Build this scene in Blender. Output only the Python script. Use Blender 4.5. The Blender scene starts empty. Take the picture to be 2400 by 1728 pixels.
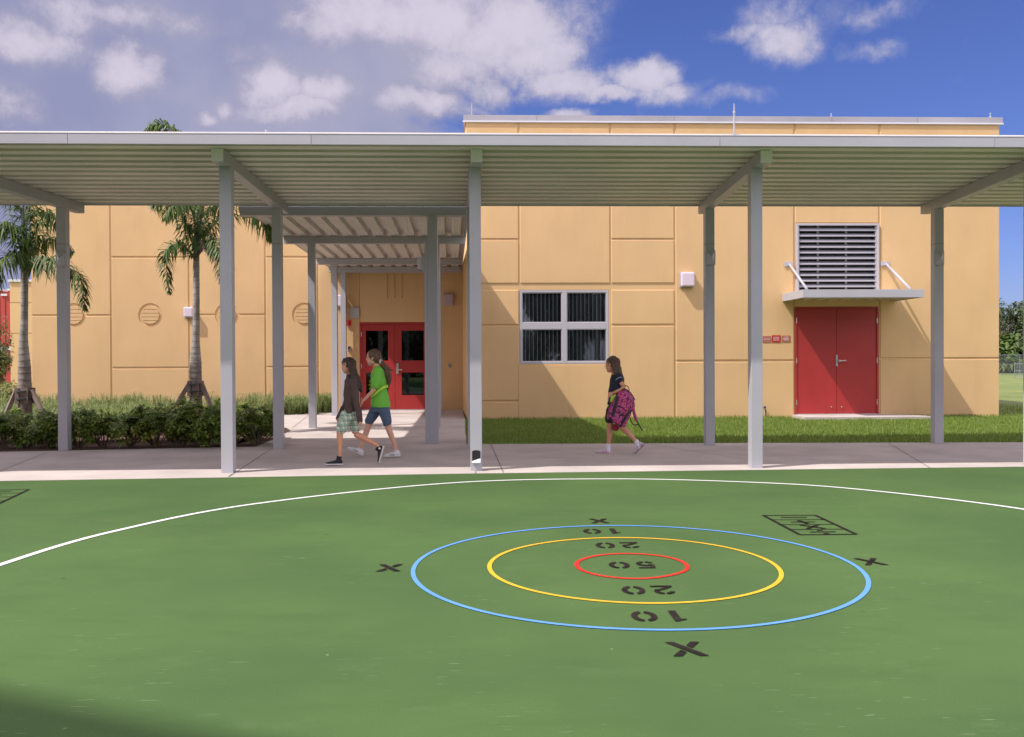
import bpy, bmesh, math, random
from mathutils import Vector, Matrix, Euler, noise as mnoise
random.seed(7)
R = math.radians
scene = bpy.context.scene
col = scene.collection

# ------------------------------------------------------------------ camera
F_PX, HCAM = 2130.0, 1.36
YAW, PITCH, ROLL = 0.035, 0.0103, 0.0045
CM = (Matrix.Rotation(-YAW, 3, 'Z') @ Matrix.Rotation(math.pi/2 - PITCH, 3, 'X') @ Matrix.Rotation(-ROLL, 3, 'Z'))
camd = bpy.data.cameras.new('camera'); cam = bpy.data.objects.new('camera', camd); col.objects.link(cam)
cam.matrix_world = Matrix.Translation((0, 0, HCAM)) @ CM.to_4x4()
camd.sensor_width = 36; camd.lens = F_PX/2400*36; camd.clip_end = 2000; camd.clip_start = .05
scene.camera = cam
CAM = Vector((0, 0, HCAM))
def ray(px, py):
    return (CM @ Vector(((px-1200)/F_PX, -(py-864)/F_PX, -1))).normalized()
def onZ(px, py, z=0.0):
    d = ray(px, py); t = (z-HCAM)/d.z; return CAM + d*t
def onY(px, py, y):
    d = ray(px, py); t = y/d.y; return CAM + d*t
def xAt(px, y, z=1.36):
    # x on plane Y=y for a pixel column at about height z
    py = 842; 
    p = onY(px, py, y)
    for _ in range(3):
        py -= (z-p.z)*F_PX/y; p = onY(px, py, y)
    return p.x

# ------------------------------------------------------------------ materials
def newmat(name):
    m = bpy.data.materials.new(name); m.use_nodes = True
    nt = m.node_tree; b = nt.nodes['Principled BSDF']; return m, nt, b
def mat(name, c, rough=.6, metal=0, nscale=0, namt=.1, bump=0, bscale=60, spec=.5, sub=0, stretch=(1,1,1), c2=None, detail=4):
    m, nt, b = newmat(name); N = nt.nodes; L = nt.links
    b.inputs['Base Color'].default_value = (*c, 1); b.inputs['Roughness'].default_value = rough
    b.inputs['Metallic'].default_value = metal; b.inputs['Specular IOR Level'].default_value = spec
    if nscale or bump:
        tc = N.new('ShaderNodeTexCoord'); mp = N.new('ShaderNodeMapping'); mp.inputs['Scale'].default_value = stretch
        L.new(tc.outputs['Object'], mp.inputs['Vector'])
    if nscale:
        n = N.new('ShaderNodeTexNoise'); n.inputs['Scale'].default_value = nscale; n.inputs['Detail'].default_value = detail
        L.new(mp.outputs[0], n.inputs['Vector'])
        r = N.new('ShaderNodeMapRange'); r.inputs[1].default_value = .3; r.inputs[2].default_value = .7
        L.new(n.outputs['Fac'], r.inputs[0])
        mx = N.new('ShaderNodeMix'); mx.data_type = 'RGBA'
        c2 = c2 or tuple(v*(1-namt*2) for v in c)
        hi = tuple(min(1, v*(1+namt*.6)) for v in c)
        mx.inputs[6].default_value = (*c2, 1); mx.inputs[7].default_value = (*hi, 1)
        L.new(r.outputs[0], mx.inputs[0]); L.new(mx.outputs[2], b.inputs['Base Color'])
    if bump:
        n2 = N.new('ShaderNodeTexNoise'); n2.inputs['Scale'].default_value = bscale; n2.inputs['Detail'].default_value = 3
        L.new(mp.outputs[0], n2.inputs['Vector'])
        bp = N.new('ShaderNodeBump'); bp.inputs['Strength'].default_value = bump; bp.inputs['Distance'].default_value = .01
        L.new(n2.outputs['Fac'], bp.inputs['Height']); L.new(bp.outputs[0], b.inputs['Normal'])
    return m
def leafmat(name, c, c2, trans=.3, rough=.5):
    m, nt, b = newmat(name); N = nt.nodes; L = nt.links
    g = N.new('ShaderNodeNewGeometry')
    mx = N.new('ShaderNodeMix'); mx.data_type = 'RGBA'
    mx.inputs[6].default_value = (*c, 1); mx.inputs[7].default_value = (*c2, 1)
    L.new(g.outputs['Random Per Island'], mx.inputs[0]); L.new(mx.outputs[2], b.inputs['Base Color'])
    b.inputs['Roughness'].default_value = rough
    t = N.new('ShaderNodeBsdfTranslucent'); L.new(mx.outputs[2], t.inputs[0])
    ms = N.new('ShaderNodeMixShader'); ms.inputs[0].default_value = trans
    L.new(b.outputs[0], ms.inputs[1]); L.new(t.outputs[0], ms.inputs[2]); L.new(ms.outputs[0], N['Material Output'].inputs[0])
    return m

STUCCO = mat('stucco', (.635, .422, .22), .9, nscale=.9, namt=.035, bump=.25, bscale=140, spec=.15)
def add_soil(m):
    # faint large weather stains on the stucco
    nt = m.node_tree; N = nt.nodes; L = nt.links; b = N['Principled BSDF']
    src = b.inputs['Base Color'].links[0].from_socket
    tc = N.new('ShaderNodeTexCoord'); mp = N.new('ShaderNodeMapping'); mp.inputs['Scale'].default_value = (1.2, 1, .25)
    L.new(tc.outputs['Object'], mp.inputs[0])
    n = N.new('ShaderNodeTexNoise'); n.inputs['Scale'].default_value = 2.2; n.inputs['Detail'].default_value = 8; n.inputs['Roughness'].default_value = .65
    L.new(mp.outputs[0], n.inputs[0])
    r = N.new('ShaderNodeMapRange'); r.inputs[1].default_value = .5; r.inputs[2].default_value = .8; r.inputs[3].default_value = 0; r.inputs[4].default_value = .35
    L.new(n.outputs['Fac'], r.inputs[0])
    mx = N.new('ShaderNodeMix'); mx.data_type = 'RGBA'; mx.blend_type = 'MULTIPLY'; mx.inputs[7].default_value = (.82, .78, .74, 1)
    L.new(r.outputs[0], mx.inputs[0]); L.new(src, mx.inputs[6]); L.new(mx.outputs[2], b.inputs['Base Color'])
add_soil(STUCCO)
PAINT = mat('painted_metal', (.41, .405, .45), .42, nscale=1.2, namt=.04, bump=.05, bscale=8)
PAINTW = mat('white_metal', (.42, .41, .46), .4, nscale=1.5, namt=.03)
ENDLIT = mat('beam_end_lit', (.88, .87, .90), .5)  # paler than the beams, to imitate light on their front ends
DECK = mat('deck_metal', (.70, .655, .62), .45, nscale=1.0, namt=.06)
COPING = mat('coping_metal', (.40, .38, .42), .4, metal=.3, nscale=.7, namt=.12)
COPLIP = mat('coping_lip', (.62, .62, .66), .4, metal=.3)
RED = mat('red_paint', (.36, .022, .021), .5, nscale=2, namt=.06)
REDWALL = mat('red_siding', (.42, .05, .04), .6, nscale=.5, namt=.05)
STEEL = mat('brushed_steel', (.55, .55, .55), .3, metal=.9)
DARK = mat('dark_interior', (.012, .013, .015), .8)
DARKW = mat('dark_recess', (.05, .055, .065), .7)
CONC = mat('concrete', (.47, .41, .39), .85, nscale=1.3, namt=.09, bump=.15, bscale=90, detail=8, spec=.2)
JOINT = mat('joint_dark', (.16, .14, .13), .9)
MULCH = mat('mulch', (.12, .06, .04), 1, nscale=22, namt=.35, bump=1, bscale=45, c2=(.03, .016, .01))
PLASTW = mat('lamp_lens', (.62, .52, .60), .35)
PLASTG = mat('lamp_grey', (.42, .42, .42), .4)
WFRAME = mat('window_frame', (.42, .40, .44), .4)
BLIND = mat('blind', (.035, .036, .045), .6)
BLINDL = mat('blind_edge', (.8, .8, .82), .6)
BLACK = mat('marking_black', (.020, .014, .013), .75, nscale=9, namt=.3)
WHITE = mat('marking_white', (.62, .62, .62), .6, nscale=6, namt=.04)
BLUE = mat('marking_blue', (.10, .26, .62), .6, nscale=5, namt=.05)
YELLOW = mat('marking_yellow', (.62, .36, .03), .6, nscale=5, namt=.05)
REDM = mat('marking_red', (.55, .025, .018), .6, nscale=5, namt=.05)
TRUNK = mat('palm_trunk', (.33, .29, .27), .85, nscale=7, namt=.2, bump=.5, bscale=25)
SHAFT = mat('crownshaft', (.16, .20, .12), .5, nscale=4, namt=.25)
WOOD = mat('brace_wood', (.24, .17, .15), .85, nscale=6, namt=.2, stretch=(1, 1, .2))
BARK = mat('bark', (.14, .10, .07), .9, nscale=8, namt=.3, bump=.6, bscale=20)
PALM = leafmat('palm_leaf', (.035, .075, .012), (.125, .185, .03), .3, .6)
PALMD = leafmat('palm_dead', (.20, .16, .13), (.34, .28, .24), .2)
SHRUB = leafmat('shrub_leaf', (.075, .15, .022), (.27, .35, .06), .4, .45)
SHRUBY = leafmat('shrub_leaf_yellow', (.16, .17, .03), (.30, .27, .05), .3, .35)
OGRASS = leafmat('ornamental_blade', (.11, .17, .04), (.32, .36, .14), .35)
LAWN = leafmat('lawn_blade', (.09, .16, .018), (.27, .36, .07), .4)
TREE = leafmat('tree_leaf', (.035, .06, .018), (.10, .13, .04), .25)
TREE2 = leafmat('tree_leaf_light', (.09, .12, .03), (.20, .22, .07), .3)

def lawn_ground():
    m, nt, b = newmat('lawn_ground'); N = nt.nodes; L = nt.links
    tc = N.new('ShaderNodeTexCoord')
    n = N.new('ShaderNodeTexNoise'); n.inputs['Scale'].default_value = .35; n.inputs['Detail'].default_value = 6
    n2 = N.new('ShaderNodeTexNoise'); n2.inputs['Scale'].default_value = 14; n2.inputs['Detail'].default_value = 6
    L.new(tc.outputs['Object'], n.inputs[0]); L.new(tc.outputs['Object'], n2.inputs[0])
    a = N.new('ShaderNodeMath'); a.operation = 'MULTIPLY_ADD'; a.inputs[1].default_value = .5; L.new(n.outputs['Fac'], a.inputs[0])
    h = N.new('ShaderNodeMath'); h.operation = 'MULTIPLY'; h.inputs[1].default_value = .5; L.new(n2.outputs['Fac'], h.inputs[0]); L.new(h.outputs[0], a.inputs[2])
    cr = N.new('ShaderNodeValToRGB'); cr.color_ramp.elements[0].position = .35; cr.color_ramp.elements[0].color = (.07, .11, .02, 1)
    cr.color_ramp.elements[1].position = .68; cr.color_ramp.elements[1].color = (.20, .22, .05, 1)
    L.new(a.outputs[0], cr.inputs[0]); L.new(cr.outputs[0], b.inputs['Base Color']); b.inputs['Roughness'].default_value = .95
    return m
LAWNG = lawn_ground()

def court_mat():
    m, nt, b = newmat('court_surface'); N = nt.nodes; L = nt.links
    tc = N.new('ShaderNodeTexCoord')
    def noise(scale, detail=5, st=(1, 1, 1), rot=0, rough=.5):
        mp = N.new('ShaderNodeMapping'); mp.inputs['Scale'].default_value = st; mp.inputs['Rotation'].default_value = (0, 0, rot)
        L.new(tc.outputs['Object'], mp.inputs[0])
        n = N.new('ShaderNodeTexNoise'); n.inputs['Scale'].default_value = scale; n.inputs['Detail'].default_value = detail; n.inputs['Roughness'].default_value = rough
        L.new(mp.outputs[0], n.inputs[0]); return n.outputs['Fac']
    def rng(s, a, b_, lo=0, hi=1):
        r = N.new('ShaderNodeMapRange'); r.inputs[1].default_value = a; r.inputs[2].default_value = b_; r.inputs[3].default_value = lo; r.inputs[4].default_value = hi
        L.new(s, r.inputs[0]); return r.outputs[0]
    def mix(f, c1, c2, bt='MIX'):
        x = N.new('ShaderNodeMix'); x.data_type = 'RGBA'; x.blend_type = bt
        if isinstance(f, float): x.inputs[0].default_value = f
        else: L.new(f, x.inputs[0])
        for i, c in ((6, c1), (7, c2)):
            if isinstance(c, tuple): x.inputs[i].default_value = (*c, 1)
            else: L.new(c, x.inputs[i])
        return x.outputs[2]
    c = mix(rng(noise(.55, 6), .35, .65), (.056, .099, .034), (.076, .130, .042))
    c = mix(rng(noise(1.5, 8, (1, 3.2, 1), .5, .6), .5, .75, 0, .5), c, (.046, .094, .030))
    # fine grain
    c = mix(rng(noise(130, 3), .3, .7, 0, .42), c, (.040, .080, .028))
    # scuffs: thin pale streaks in a few directions, thinned out by a mask
    msk = rng(noise(.9, 3), .44, .60)
    tot = None
    for st, rot, sc in (((1, 9, 1), .25, 5.5), ((1, 11, 1), -.6, 7), ((1, 8, 1), 1.2, 6)):
        s = rng(noise(sc, 2, st, rot), .70, .76)
        if tot is None: tot = s
        else:
            mm = N.new('ShaderNodeMath'); mm.operation = 'MAXIMUM'; L.new(tot, mm.inputs[0]); L.new(s, mm.inputs[1]); tot = mm.outputs[0]
    mm = N.new('ShaderNodeMath'); mm.operation = 'MULTIPLY'; L.new(tot, mm.inputs[0]); L.new(msk, mm.inputs[1])
    mk = N.new('ShaderNodeMath'); mk.operation = 'MULTIPLY'; L.new(mm.outputs[0], mk.inputs[0]); mk.inputs[1].default_value = .5
    c = mix(mk.outputs[0], c, (.24, .28, .19))
    # pale dust patches and dark specks
    c = mix(rng(noise(2.3, 9, (1, 2, 1), .3, .7), .58, .8, 0, .22), c, (.150, .20, .095))
    vor = N.new('ShaderNodeTexVoronoi'); vor.inputs['Scale'].default_value = 2.2; L.new(tc.outputs['Object'], vor.inputs[0])
    c = mix(rng(vor.outputs['Distance'], .008, .024, .45, 0), c, (.30, .32, .26))
    vor2 = N.new('ShaderNodeTexVoronoi'); vor2.inputs['Scale'].default_value = 1.3; L.new(tc.outputs['Object'], vor2.inputs[0])
    c = mix(rng(vor2.outputs['Distance'], .010, .028, .7, 0), c, (.025, .04, .02))
    L.new(c, b.inputs['Base Color']); b.inputs['Roughness'].default_value = .85; b.inputs['Specular IOR Level'].default_value = .08
    bp = N.new('ShaderNodeBump'); bp.inputs['Strength'].default_value = .25; bp.inputs['Distance'].default_value = .004
    L.new(noise(300, 2), bp.inputs['Height']); L.new(bp.outputs[0], b.inputs['Normal'])
    return m
COURT = court_mat()
def wear(m, amt=.75):
    nt = m.node_tree; N = nt.nodes; L = nt.links; b = N['Principled BSDF']; src = b.inputs['Base Color'].links[0].from_socket
    tc = N.new('ShaderNodeTexCoord'); n = N.new('ShaderNodeTexNoise'); n.inputs['Scale'].default_value = 11; n.inputs['Detail'].default_value = 9; n.inputs['Roughness'].default_value = .75
    L.new(tc.outputs['Object'], n.inputs[0]); r = N.new('ShaderNodeMapRange'); r.inputs[1].default_value = .60; r.inputs[2].default_value = .68; r.inputs[3].default_value = 0; r.inputs[4].default_value = amt
    L.new(n.outputs['Fac'], r.inputs[0]); x = N.new('ShaderNodeMix'); x.data_type = 'RGBA'; x.inputs[7].default_value = (.07, .12, .04, 1)
    L.new(r.outputs[0], x.inputs[0]); L.new(src, x.inputs[6]); L.new(x.outputs[2], b.inputs['Base Color']); b.inputs['Specular IOR Level'].default_value = .1
for m_ in (BLACK, BLUE, YELLOW, REDM, WHITE): wear(m_, .6 if m_ is BLACK else .35)

# ------------------------------------------------------------------ mesh builder
class MB:
    def __init__(s): s.v = []; s.f = []
    def add(s, vs, fs):
        o = len(s.v); s.v += [tuple(v) for v in vs]; s.f += [tuple(i+o for i in f) for f in fs]
    def box(s, x0, x1, y0, y1, z0, z1):
        s.add([(x0,y0,z0),(x1,y0,z0),(x1,y1,z0),(x0,y1,z0),(x0,y0,z1),(x1,y0,z1),(x1,y1,z1),(x0,y1,z1)],
              [(0,3,2,1),(4,5,6,7),(0,1,5,4),(1,2,6,5),(2,3,7,6),(3,0,4,7)])
    def panel(s, x0, x1, z0, z1, yb, yf, c):
        # plate whose front edges are chamfered by c (front at yf < yb)
        s.add([(x0,yb,z0),(x1,yb,z0),(x1,yb,z1),(x0,yb,z1),
               (x0+c,yf,z0+c),(x1-c,yf,z0+c),(x1-c,yf,z1-c),(x0+c,yf,z1-c)],
              [(0,1,2,3)[::-1][::-1],(4,5,6,7),(0,1,5,4),(1,2,6,5),(2,3,7,6),(3,0,4,7)])
    def poly(s, pts, z):   # flat polygon
        s.add([(p[0], p[1], z) for p in pts], [tuple(range(len(pts)))])
    def prism(s, pts, z0, z1):
        n = len(pts)
        s.add([(p[0], p[1], z0) for p in pts]+[(p[0], p[1], z1) for p in pts],
              [tuple(range(n))[::-1], tuple(range(n, 2*n))]+[(i, (i+1)%n, n+(i+1)%n, n+i) for i in range(n)])
    def prismY(s, pts, y0, y1):  # pts (x,z)
        n = len(pts)
        s.add([(p[0], y0, p[1]) for p in pts]+[(p[0], y1, p[1]) for p in pts],
              [tuple(range(n)), tuple(range(n, 2*n))[::-1]]+[(i, n+i, n+(i+1)%n, (i+1)%n) for i in range(n)])
    def tube(s, pts, rad, n=8, cap=True, flat=None, up=None):
        pts = [Vector(p) for p in pts]
        if not hasattr(rad, '__len__'): rad = [rad]*len(pts)
        rings = []
        for i, p in enumerate(pts):
            t = (pts[min(i+1, len(pts)-1)]-pts[max(i-1, 0)]).normalized()
            a = Vector(up) if up else (Vector((0, 0, 1)) if abs(t.z) < .9 else Vector((0, 1, 0)))
            u = t.cross(a).normalized(); w = u.cross(t).normalized()
            r = rad[i]; ra, rb = (r if hasattr(r, '__len__') else (r, r if flat is None else r*flat))
            rings.append([p + u*ra*math.cos(2*math.pi*k/n) + w*rb*math.sin(2*math.pi*k/n) for k in range(n)])
        vs = [q for g in rings for q in g]; fs = []
        for i in range(len(pts)-1):
            for k in range(n): fs.append((i*n+k, i*n+(k+1)%n, (i+1)*n+(k+1)%n, (i+1)*n+k))
        if cap: fs += [tuple(range(n))[::-1], tuple(range((len(pts)-1)*n, len(pts)*n))]
        s.add(vs, fs)
    def beam(s, a, b, w, h):
        # rectangular bar from a to b; w horizontal, h the other way
        a = Vector(a); b = Vector(b); t = (b-a).normalized()
        u = t.cross(Vector((0, 0, 1))); u = u.normalized() if u.length > 1e-4 else Vector((1, 0, 0)); q = u.cross(t).normalized()
        vs = [p+u*sx*w/2+q*sz*h/2 for p in (a, b) for sx, sz in ((-1,-1),(1,-1),(1,1),(-1,1))]
        s.add(vs, [(0,1,2,3),(7,6,5,4),(0,4,5,1),(1,5,6,2),(2,6,7,3),(3,7,4,0)])
    def sphere(s, c, r, n=14, m=9):
        c = Vector(c); r = Vector(r) if hasattr(r, '__len__') else Vector((r, r, r)); vs = []; fs = []
        for j in range(1, m):
            for i in range(n):
                th = math.pi*j/m; ph = 2*math.pi*i/n
                vs.append((c.x+r.x*math.sin(th)*math.cos(ph), c.y+r.y*math.sin(th)*math.sin(ph), c.z+r.z*math.cos(th)))
        vs += [(c.x, c.y, c.z+r.z), (c.x, c.y, c.z-r.z)]; T = len(vs)-2; B = len(vs)-1
        for j in range(m-2):
            for i in range(n): fs.append((j*n+i, (j+1)*n+i, (j+1)*n+(i+1)%n, j*n+(i+1)%n))
        for i in range(n): fs.append((T, i, (i+1)%n)); fs.append((B, (m-2)*n+(i+1)%n, (m-2)*n+i))
        s.add(vs, fs)
    def loft(s, rings):
        # rings: list of equal-length vert lists; closed ends
        n = len(rings[0]); vs = [q for g in rings for q in g]; fs = []
        for i in range(len(rings)-1):
            for k in range(n): fs.append((i*n+k, i*n+(k+1)%n, (i+1)*n+(k+1)%n, (i+1)*n+k))
        fs += [tuple(range(n))[::-1], tuple(range((len(rings)-1)*n, len(rings)*n))]
        s.add(vs, fs)
    def build(s, name, m, parent=None, smooth=False, bevel=0, mods=None, fixn=True):
        me = bpy.data.meshes.new(name)
        off = Vector(parent_world(parent)) if parent else Vector((0, 0, 0))
        me.from_pydata([(v[0]-off.x, v[1]-off.y, v[2]-off.z) for v in s.v], [], s.f)
        if fixn:
            bm = bmesh.new(); bm.from_mesh(me); bmesh.ops.recalc_face_normals(bm, faces=bm.faces); bm.to_mesh(me); bm.free()
        me.materials.append(m)
        o = bpy.data.objects.new(name, me); col.objects.link(o); o.parent = parent
        if smooth: me.polygons.foreach_set('use_smooth', [True]*len(me.polygons))
        if bevel:
            md = o.modifiers.new('bevel', 'BEVEL'); md.width = bevel; md.segments = 2; md.limit_method = 'ANGLE'
        return o
def parent_world(p):
    v = Vector((0, 0, 0))
    while p: v += p.location; p = p.parent
    return v
def tag(o, label=None, cat=None, group=None, kind=None):
    if label: o['label'] = label
    if cat: o['category'] = cat
    if group: o['group'] = group
    if kind: o['kind'] = kind
    return o
def thing(name, loc, label, cat, group=None):
    o = bpy.data.objects.new(name, None); o.empty_display_size = .2; col.objects.link(o); o.location = loc
    return tag(o, label, cat, group)
def struct(o): o['kind'] = 'structure'; return o
def remesh(o, vox, smooth=0, disp=None):
    # fuse overlapping closed pieces into one continuous skin
    md = o.modifiers.new('r', 'REMESH'); md.mode = 'VOXEL'; md.voxel_size = vox
    if smooth: sm = o.modifiers.new('s', 'SMOOTH'); sm.iterations = smooth; sm.factor = .6
    bpy.context.view_layer.update()
    dg = bpy.context.evaluated_depsgraph_get(); me = bpy.data.meshes.new_from_object(o.evaluated_get(dg))
    mt = o.data.materials[0]; o.modifiers.clear(); o.data = me
    if not me.materials: me.materials.append(mt)
    if disp:
        amp, sc = disp
        for v in me.vertices:
            k = mnoise.noise(Vector((v.co.x*sc[0], v.co.y*sc[1], v.co.z*sc[2])))
            v.co += v.normal*k*amp
    me.polygons.foreach_set('use_smooth', [True]*len(me.polygons))
    return o

# ------------------------------------------------------------------ depths
YF, YB = 11.12, 14.1           # post rows of the main walkway
YE0, YE1 = 10.77, 14.6         # beam ends
YD0, YD1 = 10.36, 14.65        # roof deck
YW, YL = 20.8, 24.5            # walls: right wing, left wing
ZB0, ZB1 = 3.69, 3.84          # beam bottom / top

# ------------------------------------------------------------------ ground
g = MB(); g.poly([(-400, -300), (400, -300), (400, 700), (-400, 700)], -.03)
struct(g.build('grass_field', LAWNG))
# painted court
edge = [onZ(x, y) for x, y in ((0, 1128), (720, 1116.5), (1060, 1111), (1760, 1102), (2400, 1094.3))]
eL = edge[0] + (edge[0]-edge[1])*4; eR = edge[-1] + (edge[-1]-edge[-2])*4
cp = [(eL.x, eL.y)] + [(p.x, p.y) for p in edge] + [(eR.x, eR.y), (22, -12), (-22, -12)]
g = MB(); g.poly(cp[::-1], 0); struct(g.build('court', COURT))
# concrete walkway (front edge shares the court edge, 4 mm up)
def P2(px, py): p = onZ(px, py); return (p.x, p.y)
back = [P2(2400, 1037.5), P2(1760, 1039), P2(1130, 1041.5), P2(1094, 1042)]
pathR = [(xAt(1090, 18.3, 0), 18.3), (xAt(1090, YW, 0), YW), (xAt(1084, YL, 0), YL)]
pathL = [(xAt(800, YL, 0), YL), P2(777, 962.4), P2(735, 964), P2(665, 971), (xAt(560, 22.3, 0), 22.6), (xAt(380, 22, 0), 22.2),
         (xAt(380, 18.5, 0), 19.6), (xAt(560, 18, 0), 18.6), P2(672, 1003), P2(683, 1010), P2(664, 1018), P2(638, 1031.7), P2(600, 1047.6), P2(524, 1049), P2(0, 1060)]
lb = onZ(0, 1060); la = onZ(524, 1049); lL = lb + (lb-la)*2
walk = [(eL.x, eL.y)] + [(p.x, p.y) for p in edge] + [(eR.x, eR.y), (eR.x, onZ(2400, 1037.5).y+.3)] + back + pathR + pathL + [(lL.x, lL.y)]
g = MB(); g.prism(walk, -.06, .004); wk = struct(g.build('walkway', CONC))
# mulch beds
g = MB(); g.poly([(-14, 13.0), (lL.x, lL.y-.1), P2(0, 1062), P2(524, 1051), P2(600, 1049.6), P2(645, 1033), P2(700, 1010), P2(700, 960), (xAt(800, YL, 0), YL+.1), (-14, YL+.1)], -.006)
struct(g.build('mulch_bed', MULCH))
# tooled joints in the concrete
def strip(mb, a, b, w, z):
    a = Vector((a[0], a[1], 0)); b = Vector((b[0], b[1], 0)); n = (b-a).normalized().cross(Vector((0, 0, 1)))*w/2
    mb.add([(a-n).to_tuple()[:2]+(z,), (a+n).to_tuple()[:2]+(z,), (b+n).to_tuple()[:2]+(z,), (b-n).to_tuple()[:2]+(z,)], [(0, 1, 2, 3)])
g = MB()
for a, b in (((536, 1119), (647, 1046)), ((1115, 1111), (1115, 1103)), ((1750, 1078), (1500, 1039)), ((536, 1118.5), (545, 1112)),
             ((650, 1036), (1090, 1036)), ((650, 1000), (1080, 1000)), ((686, 1003), (735, 965)), ((840, 975), (1085, 973)), ((2180, 1098), (2080, 1038)),
             ((1180, 1108.8), (1150, 1041)), ((0, 1105), (110, 1062))):
    strip(g, P2(*a), P2(*b), .012, .0075)
struct(g.build('walkway_joints', JOINT))
# pad at the plant-room door
g = MB(); pdx0 = onY(1857, 900, YW).x; pdx1 = onY(2092, 900, YW).x; pdy = 19.85
g.prism([(pdx0, YW+.02), (pdx0-.05, pdy), (pdx1+.55, pdy), (pdx1, YW+.02)], -.05, .045); struct(g.build('door_pad', CONC))

# ------------------------------------------------------------------ court markings
def ring(mb, cx, cy, r, w, z, n=160, a0=0, a1=2*math.pi):
    vs = []; fs = []
    for i in range(n+1):
        a = a0+(a1-a0)*i/n
        for q in (r-w/2, r+w/2): vs.append((cx+q*math.cos(a), cy+q*math.sin(a), z))
    for i in range(n): fs.append((2*i, 2*i+1, 2*i+3, 2*i+2))
    mb.add(vs, fs)
def fit_circle(pts):
    # algebraic least squares
    P = [onZ(*p) for p in pts]
    import numpy as np
    A = np.array([[p.x, p.y, 1] for p in P]); b = np.array([-(p.x**2+p.y**2) for p in P])
    s = np.linalg.lstsq(A, b, rcond=None)[0]; cx, cy = -s[0]/2, -s[1]/2
    return float(cx), float(cy), float((cx*cx+cy*cy-s[2])**.5)
blue = [(966.7,1340.8),(1466.7,1233),(1184.5,1250.5),(1006.7,1298.5),(1184.5,1446.6),(1001,1386),(1500,1476.3),(1762,1469.2),(1903.3,1443.8),(2002,1410),(2037.3,1371.9),(2016,1334.6),(1931.5,1294.3),(1762.2,1256.2)]
yel = [(1146.4,1331),(1198.6,1290),(1283.3,1273),(1461,1261.3),(1621,1270.9),(1762,1300),(1818.6,1326.7),(1830.7,1346.5),(1813,1374.7),(1734,1398.7),(1621,1412),(1500,1415),(1311.5,1397.3),(1198.6,1371.3)]
redp = [(1351,1324.5),(1396,1304),(1472.3,1298.8),(1424.3,1352.7),(1478,1357.5),(1611.2,1329.5),(1564.7,1307),(1564.7,1350.7)]
def traced_ring(mb, pts, w, z):
    # circle fitted to points on the ground, let out a little where the hand-laid line wanders
    cx, cy, r = fit_circle(pts)
    ctrl = sorted((math.atan2(onZ(*p).y-cy, onZ(*p).x-cx), (onZ(*p)-Vector((cx, cy, 0))).length-r) for p in pts)
    n = 160; vs = []; fs = []
    for i in range(n+1):
        a = -math.pi+2*math.pi*i/n
        num = den = 0
        for ca, cr in ctrl:
            d = abs((a-ca+math.pi) % (2*math.pi)-math.pi); k = math.exp(-(d/.45)**2); num += k*cr; den += k
        rr = r+num/(den+.05)
        for q in (rr-w/2, rr+w/2): vs.append((cx+q*math.cos(a), cy+q*math.sin(a), z))
    for i in range(n): fs.append((2*i, 2*i+1, 2*i+3, 2*i+2))
    mb.add(vs, fs); return cx, cy
cx0, cy0, r0 = fit_circle(blue)
target = thing('painted_target', (cx0, cy0, 0), 'painted target of blue, yellow and red rings with black numbers on the green court', 'court marking')
for pts, nm, m in ((blue, 'blue_ring', BLUE), (yel, 'yellow_ring', YELLOW), (redp, 'red_ring', REDM)):
    g = MB(); traced_ring(g, pts, .029, .004); g.build(nm, m, target)
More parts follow.
